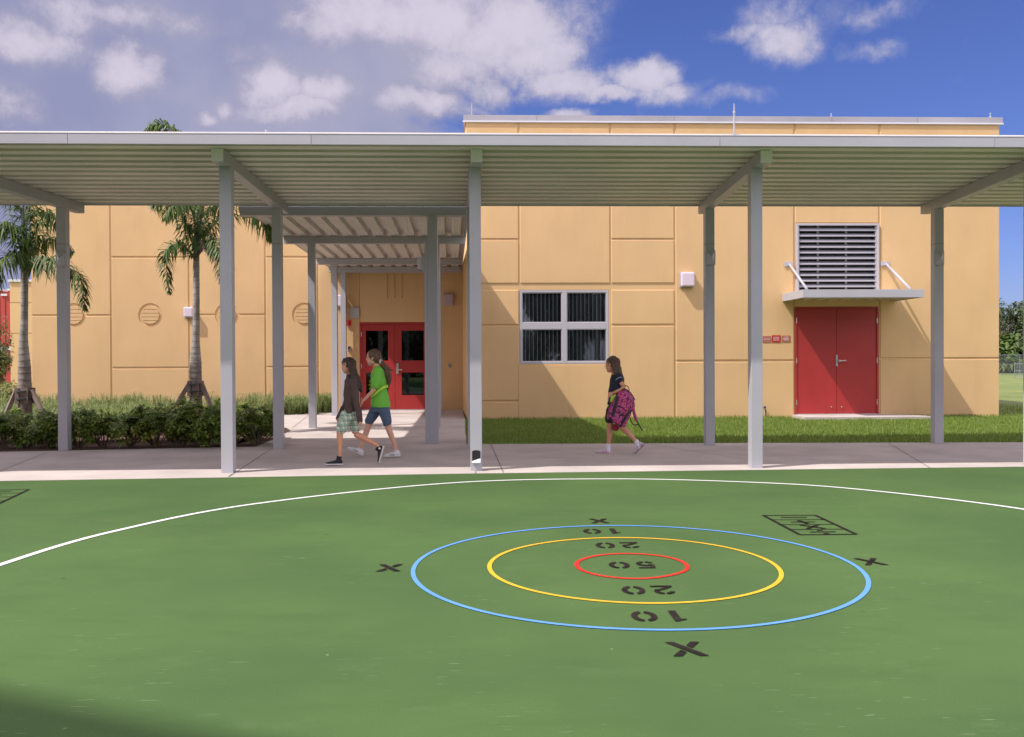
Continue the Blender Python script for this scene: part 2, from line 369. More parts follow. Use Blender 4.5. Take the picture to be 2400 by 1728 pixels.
# stencil glyphs drawn in a unit box (x right, y up)
def bar(mb, T, a, b, w, z=.0045):
    a = Vector(a); b = Vector(b); t = (b-a).normalized(); n = Vector((-t.y, t.x))*w/2
    mb.add([(*T(p), z) for p in (a-n, b-n, b+n, a+n)], [(0, 1, 2, 3)])
def arc(mb, T, cx, cy, rx, ry, w, a0, a1, z=.0045, n=10, wy=None):
    vs = []; fs = []; wy = wy or w
    for i in range(n+1):
        a = R(a0+(a1-a0)*i/n)
        for s in (-.5, .5): vs.append((*T(Vector((cx+(rx+s*w)*math.cos(a), cy+(ry+s*wy)*math.sin(a)))), z))
    for i in range(n): fs.append((2*i, 2*i+1, 2*i+3, 2*i+2))
    mb.add(vs, fs)
def glyph(mb, ch, T):
    if ch == '0':
        for a0, a1 in ((-78, 78), (102, 258)):
            arc(mb, T, .5, .5, .38, .40, .24, a0, a1, wy=.17, n=16)
    elif ch == '1':
        mb.add([(*T(Vector(p)), .0045) for p in ((.42, 0), (.72, 0), (.72, 1), (.52, 1), (.42, .88))], [(0, 1, 2, 3, 4)])
        mb.add([(*T(Vector(p)), .0046) for p in ((.22, .78), (.43, .80), (.43, .93), (.22, .86))], [(0, 1, 2, 3)])
    elif ch == '2':
        arc(mb, T, .47, .66, .33, .26, .22, 95, 172, wy=.16); arc(mb, T, .47, .66, .33, .26, .22, -50, 78, wy=.16)
        mb.add([(*T(Vector(p)), .0047) for p in ((.0, .17), (.30, .17), (.80, .52), (.58, .56))], [(0, 1, 2, 3)])
        mb.add([(*T(Vector(p)), .0045) for p in ((.0, 0), (.95, 0), (.95, .14), (.0, .14))], [(0, 1, 2, 3)])
    elif ch == '5':
        bar(mb, T, (.12, .92), (.92, .92), .15); mb.add([(*T(Vector(p)), .0045) for p in ((.06, .55), (.28, .55), (.32, .82), (.12, .82))], [(0, 1, 2, 3)])
        arc(mb, T, .48, .34, .34, .26, .22, -82, 150, wy=.16); arc(mb, T, .48, .34, .34, .26, .22, 200, 262, wy=.16)
    elif ch == 'X':
        mb.add([(*T(Vector(p)), .0045) for p in ((0, 0), (.26, 0), (1, 1), (.74, 1))], [(0, 1, 2, 3)])
        mb.add([(*T(Vector(p)), .0045) for p in ((.74, 0), (1, 0), (.68, .44), (.55, .27))], [(0, 1, 2, 3)])
        mb.add([(*T(Vector(p)), .0045) for p in ((0, 1), (.26, 1), (.45, .73), (.33, .57))], [(0, 1, 2, 3)])
ca, cb = onZ(1414, 1246), onZ(1548, 1446)
UP = (Vector((cb.x-ca.x, cb.y-ca.y))).normalized(); RT = Vector((UP.y, -UP.x))   # glyph up points at the camera
def put_number(px, py, text, h, name='painted_number'):
    c = onZ(px, py); w = h*.70; gap = h*.19; n = len(text); tot = n*w+(n-1)*gap
    g = MB()
    for i, ch in enumerate(text):
        def T(p, i=i): q = Vector((c.x, c.y)) + RT*(-tot/2+i*(w+gap)+p.x*w) + UP*((p.y-.5)*h); return (q.x, q.y)
        glyph(g, ch, T)
    return g.build(name, BLACK, target)
for px, py, tx, h in ((1414, 1246, '10', .20), (1447, 1279, '20', .20), (1482, 1325.3, '50', .195), (1519, 1384.3, '20', .195), (1548, 1445.5, '10', .195)):
    put_number(px, py, tx, h)
def cross(px, py, ang, label, h=.27):
    c = onZ(px, py); up = Vector((math.cos(ang), math.sin(ang))); rt = Vector((up.y, -up.x)); g = MB()
    def T(p): q = Vector((c.x, c.y)) + rt*(p.x-.5)*h*.82 + up*(p.y-.5)*h; return (q.x, q.y)
    glyph(g, 'X', lambda p: T(Vector((1-p.x, p.y)))); o = g.build('painted_cross', BLACK); tag(o, label, 'court marking', 'painted crosses around the target')
aU = math.atan2(UP.y, UP.x)
cross(1608.7, 1522.5, aU, 'black stencilled X on the court below the target, nearest the camera', .205)
cross(1404.3, 1222, aU, 'black stencilled X beyond the far edge of the blue ring', .20)
cross(913, 1332, aU, 'black stencilled X left of the blue ring', .20)
cross(2040.6, 1317.5, aU, 'black stencilled X right of the blue ring', .20)
# box of arithmetic signs
def sign_box(quad, label, flip=False):
    q = [onZ(*p) for p in quad]    # far-left, far-right, near-right, near-left
    def T(p):  # p.x 0..1 left-right, p.y 0 far..1 near
        a = q[0].lerp(q[1], p.x); b = q[3].lerp(q[2], p.x); c = a.lerp(b, p.y); return (c.x, c.y)
    g = MB(); W = (q[1]-q[0]).length; H = (q[3]-q[0]).length
    def ln(a, b, wm):
        A = Vector((*T(Vector(a)), 0)); B = Vector((*T(Vector(b)), 0)); strip(g, A, B, wm, .0045)
    for k in range(5): ln((0, k/4), (1, k/4), .022 if k in (0, 4) else .018)
    for x in (0, 1): ln((x, 0), (x, 1), .028)
    def L2(a, b, w): strip(g, T(Vector(a)), T(Vector(b)), w, .005)
    L2((.25, .125), (.75, .125), .024)
    L2((.27, .375), (.73, .375), .022); L2((.47, .29), (.53, .46), .035)
    L2((.33, .53), (.67, .72), .028); L2((.67, .53), (.33, .72), .028)
    L2((.27, .875), (.73, .875), .022)
    for y in (.795, .955): L2((.45, y), (.55, y), .03)
    o = g.build('painted_sign_box', BLACK)
    tag(o, label, 'court marking', 'boxes of arithmetic signs painted on the court')
sign_box([(1789, 1209), (1911, 1208.7), (2007, 1253.3), (1875, 1254.6)], 'black box of minus, plus, times and divide signs painted right of the target')
sign_box([(-62, 1150), (68, 1148), (-8, 1184), (-160, 1187)], 'black box of arithmetic signs cut by the left edge of the photo')
# large white arc
wp = [(-260, 1423), (0, 1325), (264.6, 1246.8), (600, 1181.5), (1060, 1132.6), (1430, 1123.3), (1760, 1131.2), (2010, 1147.5), (2400, 1194.7), (2800, 1275)]
W = [onZ(*p) for p in wp]
def catmull(P, n=14):
    out = []
    for i in range(len(P)-1):
        p0, p1, p2, p3 = P[max(i-1, 0)], P[i], P[i+1], P[min(i+2, len(P)-1)]
        for k in range(n):
            t = k/n; out.append(.5*((2*p1)+(p2-p0)*t+(2*p0-5*p1+4*p2-p3)*t*t+(3*p1-p0-3*p2+p3)*t**3))
    return out+[P[-1]]
Wc = catmull(W); g = MB(); vs = []; fs = []
for i, p in enumerate(Wc):
    t = (Wc[min(i+1, len(Wc)-1)]-Wc[max(i-1, 0)]).normalized(); n = Vector((-t.y, t.x, 0))*.028
    vs += [(p.x-n.x, p.y-n.y, .004), (p.x+n.x, p.y+n.y, .004)]
fs = [(2*i, 2*i+1, 2*i+3, 2*i+2) for i in range(len(Wc)-1)]; g.add(vs, fs)
tag(g.build('painted_white_arc', WHITE), 'long white curved line painted on the green court', 'court marking')

# ------------------------------------------------------------------ main covered walkway
XL, XR = -12.0, 12.5
can = thing('covered_walkway', (0, YF, 0), 'long light grey metal walkway canopy with ribbed roof crossing the whole picture', 'walkway canopy')
# ribbed deck: profile in y,z extruded in x
prof = []; y = YD0; pitch = .305
while y < YD1-.05:
    prof += [(y, ZB1+.004), (y+.155, ZB1+.004), (y+.165, ZB1+.125), (y+.298, ZB1+.125)]
    y += pitch
prof.append((YD1, ZB1+.004))
g = MB(); n = len(prof); XS = [XL+(XR-XL)*i/8 for i in range(9)]
up = [(p[0], p[1]+.004+.0) for p in prof]
def extr(mb, prof, th, xs, f=None):
    n = len(prof); vs = []
    for x in xs:
        for (yy, zz) in prof: vs.append((x, yy, zz))
        for (yy, zz) in prof: vs.append((x, yy, zz+th))
    fs = []; m = 2*n
    for i in range(len(xs)-1):
        for k in range(n-1):
            fs.append((i*m+k, i*m+k+1, (i+1)*m+k+1, (i+1)*m+k)); fs.append((i*m+n+k+1, i*m+n+k, (i+1)*m+n+k, (i+1)*m+n+k+1))
    for i in (0, len(xs)-1):
        for k in range(n-1): fs.append((i*m+k, i*m+k+1, i*m+n+k+1, i*m+n+k))
    mb.add(vs, fs)
extr(g, prof, .008, XS); g.build('roof_deck', DECK, can)
zt, zb = onY(1060, 315, 10.33).z, onY(1060, 341.3, 10.33).z
# fascia in lengths with open seams
seams = [XL, xAt(160, 10.33, 3.9), xAt(730, 10.33, 3.9), xAt(2330, 10.33, 3.9)-3.2, xAt(2330, 10.33, 3.9), XR]
for i in range(5):
    g = MB(); x0, x1 = seams[i]+.002, seams[i+1]-.002
    g.box(x0, x1, 10.31, 10.345, zb, zt-.014); g.box(x0, x1, 10.307, 10.36, zt-.0135, zt)
    g.build('fascia', PAINTW if i < 2 else PAINT, can, bevel=.003)
g = MB(); g.box(XL, XR, 14.655, 14.675, ZB1-.012, ZB1+.10); g.build('rear_edge_trim', PAINT, can)
posts_f = [(534, 27), (1115, 27), (1770, 27.5)]; posts_b = [(150, 23), (652, 23.5), (1106, 23), (1662, 23), (2196.5, 23)]
fx = [xAt(p, YF, 1.5) for p, _ in posts_f]; bx_ = [xAt(p, YB, 1.5) for p, _ in posts_b]
xAf = xAt(534, YF, 1.5)-3.6; xEf = xAt(2419, YF, 1.5)
front = [xAf]+fx+[xEf]; rear = bx_
pw = .142
for i, x in enumerate(front):
    g = MB(); g.box(x-pw/2, x+pw/2, YF-pw/2, YF+pw/2, 0, ZB0); g.build('post', PAINT, can, bevel=.004)
for i, x in enumerate(rear):
    if i == 2: x = xAt(1106.5, YB, 1.5)
    g = MB(); g.box(x-pw/2, x+pw/2, YB-pw/2, YB+pw/2, 0, ZB0); po_ = g.build('post', PAINT, can, bevel=.004)
    g = MB(); g.box(x-pw/2-.001, x+pw/2+.001, YB-pw/2-.001, YB+pw/2+.001, 3.135, 3.141); g.build('post_joint', JOINT, po_)
# beams run from front post line to rear post line
ends_f = [None, 509.3, 1116.8, 1796, None]
for i in range(5):
    xf = front[i] if ends_f[i] is None else xAt(ends_f[i], YE0, 3.75)
    xb = rear[i]+(rear[i]-xf)*(YE1-YB)/(YB-YE0)
    g = MB(); bw = .141
    vs = []
    for yy, xx in ((YE0, xf), (YE1, xb)):
        for zz in (ZB0, ZB1): vs += [(xx-bw/2, yy, zz+.001), (xx+bw/2, yy, zz+.001)]
    g.add(vs, [(0,1,3,2),(4,6,7,5),(0,4,5,1),(2,3,7,6),(0,2,6,4),(1,5,7,3)])
    bm_ = g.build('roof_beam', PAINT, can, bevel=.004)
    g = MB(); g.box(xf-bw/2+.001, xf+bw/2-.001, YE0-.006, YE0-.0005, ZB0+.003, ZB1-.001); g.build('lit_end_plate', ENDLIT, bm_)  # pale plate paints brightness onto the shaded beam end
# spout opening at the foot of the centre post
xc = front[2]; yf = YF-pw/2
def zph(py): return onY(1116, py, yf).z
zt_, zm, z0 = zph(1048), zph(1058), zph(1084)
hw = .056
cut = [(xc-hw, z0), (xc+hw, z0)] + [(xc+hw*math.cos(R(a)), zm+(zt_-zm)*math.sin(R(a))) for a in range(0, 181, 15)]
g = MB(); g.prismY(cut, yf-.006, yf-.0015); fr = g.build('downspout_opening', PAINT, can)
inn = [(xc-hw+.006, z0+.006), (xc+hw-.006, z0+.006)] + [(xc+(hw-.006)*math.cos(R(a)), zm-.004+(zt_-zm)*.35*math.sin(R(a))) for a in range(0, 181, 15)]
g = MB(); g.prismY(inn, yf-.0075, yf-.0065); g.build('spout_shade_plate', DARK, fr)  # flat dark plate stands in for the shade inside the opening
g = MB(); g.add([(xc-hw+.004, yf-.05, z0+.004), (xc+hw-.004, yf-.05, z0+.004), (xc+hw-.004, yf-.008, z0+.05), (xc-hw+.004, yf-.008, z0+.016), (xc-hw+.004, yf-.05, z0-.004), (xc+hw-.004, yf-.05, z0-.004), (xc+hw-.004, yf-.008, z0-.004), (xc-hw+.004, yf-.008, z0-.004)],
                [(0,1,2,3),(4,7,6,5),(0,4,5,1),(1,5,6,2),(2,6,7,3),(3,7,4,0)]); g.build('spout_lip', WHITE, fr)

# ------------------------------------------------------------------ side canopy towards the glazed door
xl1, xl2 = xAt(666, 18.3, 3.7), xAt(742.5, 22.3, 3.7); xr1, xr2 = xAt(1089, 18.3, 3.7), xAt(1083, 22.3, 3.7)
def XLy(y): return xl1+(xl2-xl1)*(y-18.3)/4
def XRy(y): return xr1+(xr2-xr1)*(y-18.3)/4
can2 = thing('entrance_canopy', (XLy(18.3), 18.3, 0), 'grey ribbed canopy running from the long walkway back to the glazed red doors', 'walkway canopy')
prof = []; s = 0.0
while s < 3.5:
    prof += [(s, ZB1-.006), (s+.175, ZB1-.006), (s+.185, ZB1+.09), (s+.295, ZB1+.09)]; s += .305
prof.append((3.62, ZB1-.006))
g = MB(); vs = []; fs = []; n = len(prof); Y0, Y1 = 14.71, YL-.002
for yy in (Y0, Y1):
    for th in (0, .008):
        for (s_, z) in prof: vs.append((XLy(yy)+s_/3.62*(XRy(yy)-XLy(yy)), yy, z+th))
for k in range(n-1):
    fs += [(k, k+1, 2*n+k+1, 2*n+k), (n+k+1, n+k, 3*n+k, 3*n+k+1), (k, n+k, n+k+1, k+1), (2*n+k, 2*n+k+1, 3*n+k+1, 3*n+k)]
g.add(vs, fs); g.build('roof_deck', DECK, can2)
# fine flutes on the pans
g = MB()
for k in range(12):
    for j in range(3):
        s_ = k*.305+.035+j*.05
        if s_ > 3.6: continue
        for (ya, yb2) in ((Y0, Y1),):
            xa = XLy(ya)+s_/3.62*(XRy(ya)-XLy(ya)); xb = XLy(yb2)+s_/3.62*(XRy(yb2)-XLy(yb2))
            g.add([(xa-.006, ya, ZB1-.006), (xa+.006, ya, ZB1-.006), (xa, ya, ZB1-.014), (xb-.006, yb2, ZB1-.006), (xb+.006, yb2, ZB1-.006), (xb, yb2, ZB1-.014)], [(0,2,5,3),(2,1,4,5),(0,1,2),(3,5,4)])
g.build('deck_flutes', DECK, can2)
for side in (0, 1):
    g = MB(); vs = []
    for yy in (Y0, Y1):
        xx = XLy(yy) if side == 0 else XRy(yy); d = (-.03, 0) if side == 0 else (0, .03)
        for z in (ZB1-.014, ZB1+.10): vs += [(xx+d[0], yy, z), (xx+d[1], yy, z)]
    g.add(vs, [(0,1,3,2),(4,6,7,5),(0,4,5,1),(2,3,7,6),(0,2,6,4),(1,5,7,3)]); g.build('side_fascia', PAINTW, can2)
for yy in (14.78, 18.3, 22.3, 24.3):
    g = MB(); g.box(XLy(yy)+.002, XRy(yy)-.002, yy-.07, yy+.07, ZB0-.01, ZB1-.015); g.build('roof_beam', PAINT, can2, bevel=.004)
    # gap closure plates above the beam leave small dark slots
lp = [(xAt(732.5, 18.3, 1), 18.3), (xAt(785, 22.3, 1), 22.3), (xAt(806, 24.3, 1), 24.3)]
rp = [(xAt(1015.5, 14.78, 1), 14.78, .16), (xAt(1024, 18.3, 1), 18.3, .142), (xAt(1029, 22.3, 1), 22.3, .142)]
for (x, yy) in lp:
    g = MB(); g.box(x-.07, x+.07, yy-.07, yy+.07, 0, ZB0-.01); g.build('post', PAINT, can2, bevel=.004)
for (x, yy, w) in rp:
    g = MB(); g.box(x-w/2, x+w/2, yy-w/2, yy+w/2, 0, ZB0-.01); g.build('post', PAINT, can2, bevel=.004)
xr = rp[0][0]
xs0 = xAt(996.7, 14.78, 1); g = MB(); g.box(xs0, xr-.081, 14.70, 14.86, .01, onY(1000, 569, 14.78).z); g.build('conduit_raceway', PAINTW, can2, bevel=.004)

# ------------------------------------------------------------------ school building
bld = thing('school_building', (3, YW, 0), 'yellow stucco school building with scored panels, standing behind the covered walkway', 'building')
ZTOP = onY(1740, 288, YW).z
def Z(py, px=1700, y=YW): return onY(px, py, y).z
def X(px, y=YW, z=1.36): return xAt(px, y, z)
XC0 = onY(1094, 600, YW).x; XC1 = onY(2342.5, 600, YW).x
XB0 = onY(1083, 700, YL).x     # where the return wall meets the left wing
# openings in the slab behind the panels
wx0, wx1, wz0, wz1 = onY(1218, 766, YW).x, onY(1427.5, 766, YW).x, Z(853.4, 1320), Z(679.7, 1320)
lx0, lx1, lz0, lz1 = onY(1865.5, 600, YW).x, onY(2059, 600, YW).x, Z(690, 1960), Z(524.5, 1960)
dx0, dx1, dz1 = onY(1862.7, 840, YW).x, onY(2060, 840, YW).x, Z(719, 1960)
def holed_slab(mb, x0, x1, z0, z1, y0, y1, holes):
    xs = sorted({x0, x1, *[h[0] for h in holes], *[h[1] for h in holes]}); zs = sorted({z0, z1, *[h[2] for h in holes], *[h[3] for h in holes]})
    def hole(i, j):
        cx, cz = (xs[i]+xs[i+1])/2, (zs[j]+zs[j+1])/2
        return any(h[0] < cx < h[1] and h[2] < cz < h[3] for h in holes)
    nx, nz = len(xs), len(zs); vs = []; fs = []
    for yy in (y0, y1):
        for xx in xs:
            for zz in zs: vs.append((xx, yy, zz))
    I = lambda k, i, j: k*nx*nz+i*nz+j
    for i in range(nx-1):
        for j in range(nz-1):
            if hole(i, j): continue
            fs.append((I(0,i,j), I(0,i+1,j), I(0,i+1,j+1), I(0,i,j+1))); fs.append((I(1,i,j), I(1,i,j+1), I(1,i+1,j+1), I(1,i+1,j)))
            for di, dj, a, b in ((-1,0,(i,j),(i,j+1)), (1,0,(i+1,j),(i+1,j+1)), (0,-1,(i,j),(i+1,j)), (0,1,(i,j+1),(i+1,j+1))):
                ii, jj = i+di, j+dj
                if ii < 0 or jj < 0 or ii >= nx-1 or jj >= nz-1 or hole(ii, jj):
                    fs.append((I(0,*a), I(0,*b), I(1,*b), I(1,*a)))
    mb.add(vs, fs)
PD = .019  # panel relief
gr = .021  # half groove
def inset_panel(mb, x0, x1, z0, z1, yslab, cut=None):
    mb.panel(x0+gr, x1-gr, z0+gr, z1-gr, yslab+.001, yslab-PD, .011)
g = MB()
HL = [(wx0, wx1, wz0, wz1), (lx0, lx1, lz0, lz1), (dx0, dx1, 0, dz1)]
ys = YW+PD
holed_slab(g, XC0, XC1, -.2, ZTOP, ys, ys+.25, [(h[0], h[1], h[2] if h[2] else -.2, h[3]) for h in HL])
vx = [onY(p, 500, YW).x for p in (1216.5, 1430.5, 1581.5, 1862, 2061)]
za, zb2, zc, zd, ze = Z(561.5, 1150), Z(666, 1300), Z(677.5, 1300), Z(763, 1150), Z(941, 1150)
zw = (zb2+zc)/2
top = ZTOP+.03
def col_panels(x0, x1, zs):
    for a, b in zip(zs[:-1], zs[1:]): inset_panel(g, x0, x1, a, b, ys)
hwid = (zb2-zc)/2-.02
# column 0
col_panels(XC0-gr, vx[0], [-.2, ze, zd, zc]); col_panels(XC0-gr, vx[0], [zb2, za, top])
# column 1, wall over and under the window
inset_panel(g, vx[0], vx[1], zb2, top, ys)
g.box(vx[0]-gr, vx[1]+gr, ys-PD*.9, ys+.001, -.2, wz0-.03)
g.panel(XC0, vx[0], -.2, .001, ys+.001, ys-PD*.5, .002)
# column 2
col_panels(vx[1], vx[2], [-.2, Z(762, 1500), Z(677.5, 1500)]); col_panels(vx[1], vx[2], [Z(665.5, 1500), Z(561, 1500), top])
col_panels(vx[2], vx[3], [-.2, Z(846, 1720), top])
inset_panel(g, vx[3], vx[4], lz1-.0, top, ys)
g.box(vx[3]+.0, vx[4]-.0, ys-PD*.9, ys+.001, dz1+.003, lz0-.003)
col_panels(vx[4], XC1+gr, [-.2, Z(840.5, 2200), top])
# body of the wing behind
BD = 14.0
g.box(XC1-.25, XC1, ys+.2505, YW+BD, -.2, ZTOP); g.box(XC0+.3, XC1-.2505, YW+BD-.25, YW+BD, -.2, ZTOP)
g.box(XC0+.3, XC1-.2505, ys+.2505, YW+BD-.2505, ZTOP-.3, ZTOP-.1)
# return wall from the front corner back to the left wing (slightly skewed)
g.prism([(XC0, ys+.003), (XC0+.25, ys+.2505), (XB0+.3, YL+.3), (XB0, YL+.3)], -.2, ZTOP)
g.build('right_wing_wall', STUCCO, bld)
g = MB()
cz0 = Z(287, 1740); cz1 = Z(274.5, 1740)
g.box(XC0-.06, XC1+.06, YW-.025, YW-.005, cz0+.002, cz1); g.box(XC0-.06, XC0-.02, YW-.005, YW+BD, cz0+.002, cz1); g.box(XC1+.02, XC1+.06, YW-.005, YW+BD, cz0+.002, cz1)
g.box(XC0-.06, XC1+.06, YW-.0255, YW+BD, cz1-.03, cz1+.012)
cop = g.build('roof_coping', COPING, bld)
g = MB(); g.box(XC0-.075, XC1+.075, YW-.036, YW-.0255, cz0-.03, cz0+.006); g.box(XC0-.075, XC1+.075, YW-.0255, YW-.004, cz0-.031, cz0-.015); g.build('drip_edge', COPLIP, cop)
# seams of the coping
g = MB()
for px in (1258, 1580, 1950, 2150): x = onY(px, 280, YW-.03).x; g = MB(); g.box(x-.004, x+.004, YW-.0275, YW-.0256, cz0+.004, cz1); g.build('coping_seam', JOINT, cop)

# window
win = MB(); fw = .055
yo = YW+.02
win.box(wx0+.004, wx1-.004, yo, yo+.09, wz0+.004, wz0+fw); win.box(wx0+.004, wx1-.004, yo, yo+.09, wz1-fw, wz1-.004)
win.box(wx0+.004, wx0+fw, yo, yo+.09, wz0+fw, wz1-fw); win.box(wx1-fw, wx1-.004, yo, yo+.09, wz0+fw, wz1-fw)
xm = onY(1323, 766, YW).x; zm2 = (Z(756, 1320)+Z(772.8, 1320))/2
win.box(xm-.055, xm+.055, yo, yo+.088, wz0+fw, wz1-fw)
win.box(wx0+fw, xm-.055, yo, yo+.086, zm2-.07, zm2+.08); win.box(xm+.055, wx1-fw, yo, yo+.086, zm2-.07, zm2+.08)
w = win.build('window', WFRAME, bld, bevel=.004)
fx_ = MB()
panes = [(wx0+fw, xm-.055), (xm+.055, wx1-fw)]; pz = [(wz0+fw, zm2-.07), (zm2+.08, wz1-fw)]
def glass_mat():
    m, nt, b = newmat('window_glass'); N = nt.nodes; L = nt.links
    t = N.new('ShaderNodeBsdfTransparent'); t.inputs[0].default_value = (.85, .88, .9, 1)
    gl = N.new('ShaderNodeBsdfGlossy'); gl.inputs['Roughness'].default_value = .02; gl.inputs[0].default_value = (.55, .6, .62, 1)
    fz = N.new('ShaderNodeFresnel'); fz.inputs[0].default_value = 1.5
    ad = N.new('ShaderNodeMath'); ad.operation = 'ADD'; ad.inputs[1].default_value = .03; L.new(fz.outputs[0], ad.inputs[0])
    ms = N.new('ShaderNodeMixShader'); L.new(ad.outputs[0], ms.inputs[0]); L.new(t.outputs[0], ms.inputs[1]); L.new(gl.outputs[0], ms.inputs[2])
    L.new(ms.outputs[0], N['Material Output'].inputs[0]); return m
GLASS = glass_mat()
inner = .018
for a, b in panes:
    for c, d in pz:
        q = MB(); q.box(a, b, yo+.012, yo+.06, c, c+inner); q.box(a, b, yo+.012, yo+.06, d-inner, d); q.box(a, a+inner, yo+.012, yo+.06, c+inner, d-inner); q.box(b-inner, b, yo+.012, yo+.06, c+inner, d-inner)
        sash = q.build('sash', WFRAME, w)
        q = MB(); q.box(a+inner, b-inner, yo+.045, yo+.05, c+inner, d-inner); q.build('glass_pane', GLASS, sash)
q = MB(); k = 0; x = wx0+fw+.02
while x < wx1-fw-.02:
    if abs(x-xm) > .05: q.box(x, x+.052, yo+.13, yo+.134, wz0+fw, wz1-fw-.01)
    x += .066; k += 1
q.build('vertical_blinds', BLIND, w)
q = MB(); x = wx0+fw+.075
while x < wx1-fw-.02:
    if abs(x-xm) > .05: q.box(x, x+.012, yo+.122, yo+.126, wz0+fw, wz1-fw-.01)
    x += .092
q.build('blind_light_lines', BLINDL, w)  # pale strips paint the light showing at the gaps between slats
q = MB(); q.box(wx0-.3, wx1+.3, ys+.9, ys+.95, -.1, wz1+.5); q.box(wx0-.3, wx1+.3, ys+.26, ys+.9, wz1+.5, wz1+.55); q.box(wx0-.35, wx0-.3, ys+.26, ys+.95, -.1, wz1+.55); q.box(wx1+.3, wx1+.35, ys+.26, ys+.95, -.1, wz1+.55); q.box(wx0-.3, wx1+.3, ys+.26, ys+.9, wz0-.5, wz0-.45)
q.build('room_interior', DARK, bld)

# louvre
LOUV = mat('louvre_metal', (.30, .29, .33), .45)
L_ = MB(); t = .045; ly = YW-.04
for a in ((lx0, lx1, lz1-t, lz1), (lx0, lx1, lz0, lz0+t*.6), (lx0, lx0+t, lz0+t*.6, lz1-t), (lx1-t, lx1, lz0+t*.6, lz1-t)):
    L_.box(a[0], a[1], ly, ly+.14, a[2], a[3])
L_.box(lx0+t, lx0+t+.03, ly+.03, ly+.13, lz0+t*.6, lz1-t); L_.box(lx1-t-.03, lx1-t, ly+.03, ly+.13, lz0+t*.6, lz1-t)
lv = L_.build('louvre', WFRAME, bld, bevel=.003)
nb = 12; hh = (lz1-t-lz0-t*.6)/nb
for i in range(nb):
    z = lz0+t*.6+hh*i; q = MB(); x0, x1 = lx0+t+.03, lx1-t-.03
    q.add([(x0, ly+.02, z+.004), (x1, ly+.02, z+.004), (x1, ly+.02, z+.026), (x0, ly+.02, z+.026), (x0, ly+.12, z+.085), (x1, ly+.12, z+.085), (x1, ly+.12, z+.092), (x0, ly+.12, z+.092)],
          [(0,1,2,3),(0,4,5,1),(3,2,6,7),(4,7,6,5),(0,3,7,4),(1,5,6,2)])
    q.build('louvre_blade', LOUV, lv)
q = MB()
for f in (.28, .62): x = lx0+(lx1-lx0)*f; q.box(x-.015, x+.03, ly+.125, ly+.16, lz0+t, lz1-t)
q.build('louvre_mullions', PLASTG, lv)
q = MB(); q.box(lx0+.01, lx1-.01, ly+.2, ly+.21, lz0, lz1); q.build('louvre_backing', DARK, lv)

# plant-room door
def double_door(x0, x1, z0, z1, y, glazed=False):
    q = MB(); t = .05
    q.box(x0+.003, x0+t, y-.01, y+.14, z0, z1-.003); q.box(x1-t, x1-.003, y-.01, y+.14, z0, z1-.003); q.box(x0+t, x1-t, y-.01, y+.14, z1-t, z1-.003)
    fr = q.build('door_frame', RED, bld, bevel=.003)
    xm = (x0+x1)/2; leaves = []
    for a, b in ((x0+t+.003, xm-.004), (xm+.004, x1-t-.003)):
        q = MB()
        if glazed:
            w_ = b-a; lf_ = a < xm-.1; gx0, gx1 = a+w_*(.12 if lf_ else .2), b-w_*(.2 if lf_ else .12)
            H = z1-t-z0
            hs = [(gx0, gx1, z0+H*.17, z0+H*.435), (gx0, gx1, z0+H*.575, z0+H*.925)]
            holed_slab(q, a, b, z0+.01, z1-t-.004, y+.01, y+.055, hs)
        else: q.box(a, b, y+.01, y+.055, z0+.01, z1-t-.004)
        lf = q.build('door_leaf', RED, bld)
        if glazed:
            for h in hs:
                q = MB(); q.box(h[0], h[1], y+.03, y+.034, h[2], h[3]); q.build('door_glass', GLASS, lf)
        hx = a-.01 if a < xm-.1 else b+.01
        for z in (z0+.28, z0+(z1-z0)*.5, z1-.32):
            q = MB(); q.tube([(hx, y-.004, z-.06), (hx, y-.004, z+.06)], .012, 8); q.build('hinge', STEEL, lf)
        leaves.append(lf)
    q = MB(); q.box(x0+.05, x1-.05, y-.03, y+.1, z0-.004, z0+.012); q.build('threshold', STEEL, fr)
    return leaves, xm
lv2, xm1 = double_door(dx0, dx1, .05, dz1-.002, YW+.01)
zh = Z(846, 1960)
q = MB(); q.box(xm1-.018, xm1+.02, YW+.005, YW+.019, zh-.13, zh+.14); h = q.build('handle', STEEL, lv2[1])
q = MB(); q.tube([(xm1+.05, YW+.02, zh), (xm1+.05, YW-.04, zh)], .028, 12); q.tube([(xm1+.05, YW-.04, zh), (xm1+.2, YW-.045, zh+.005)], .014, 8); q.build('lever', STEEL, h)
for px in (1949, 1973):
    p = onY(px, 954, YW); q = MB(); q.sphere((p.x, YW+.008, p.z), .018, 10, 6); q.build('door_stud', STEEL, lv2[0] if px < 1960 else lv2[1])
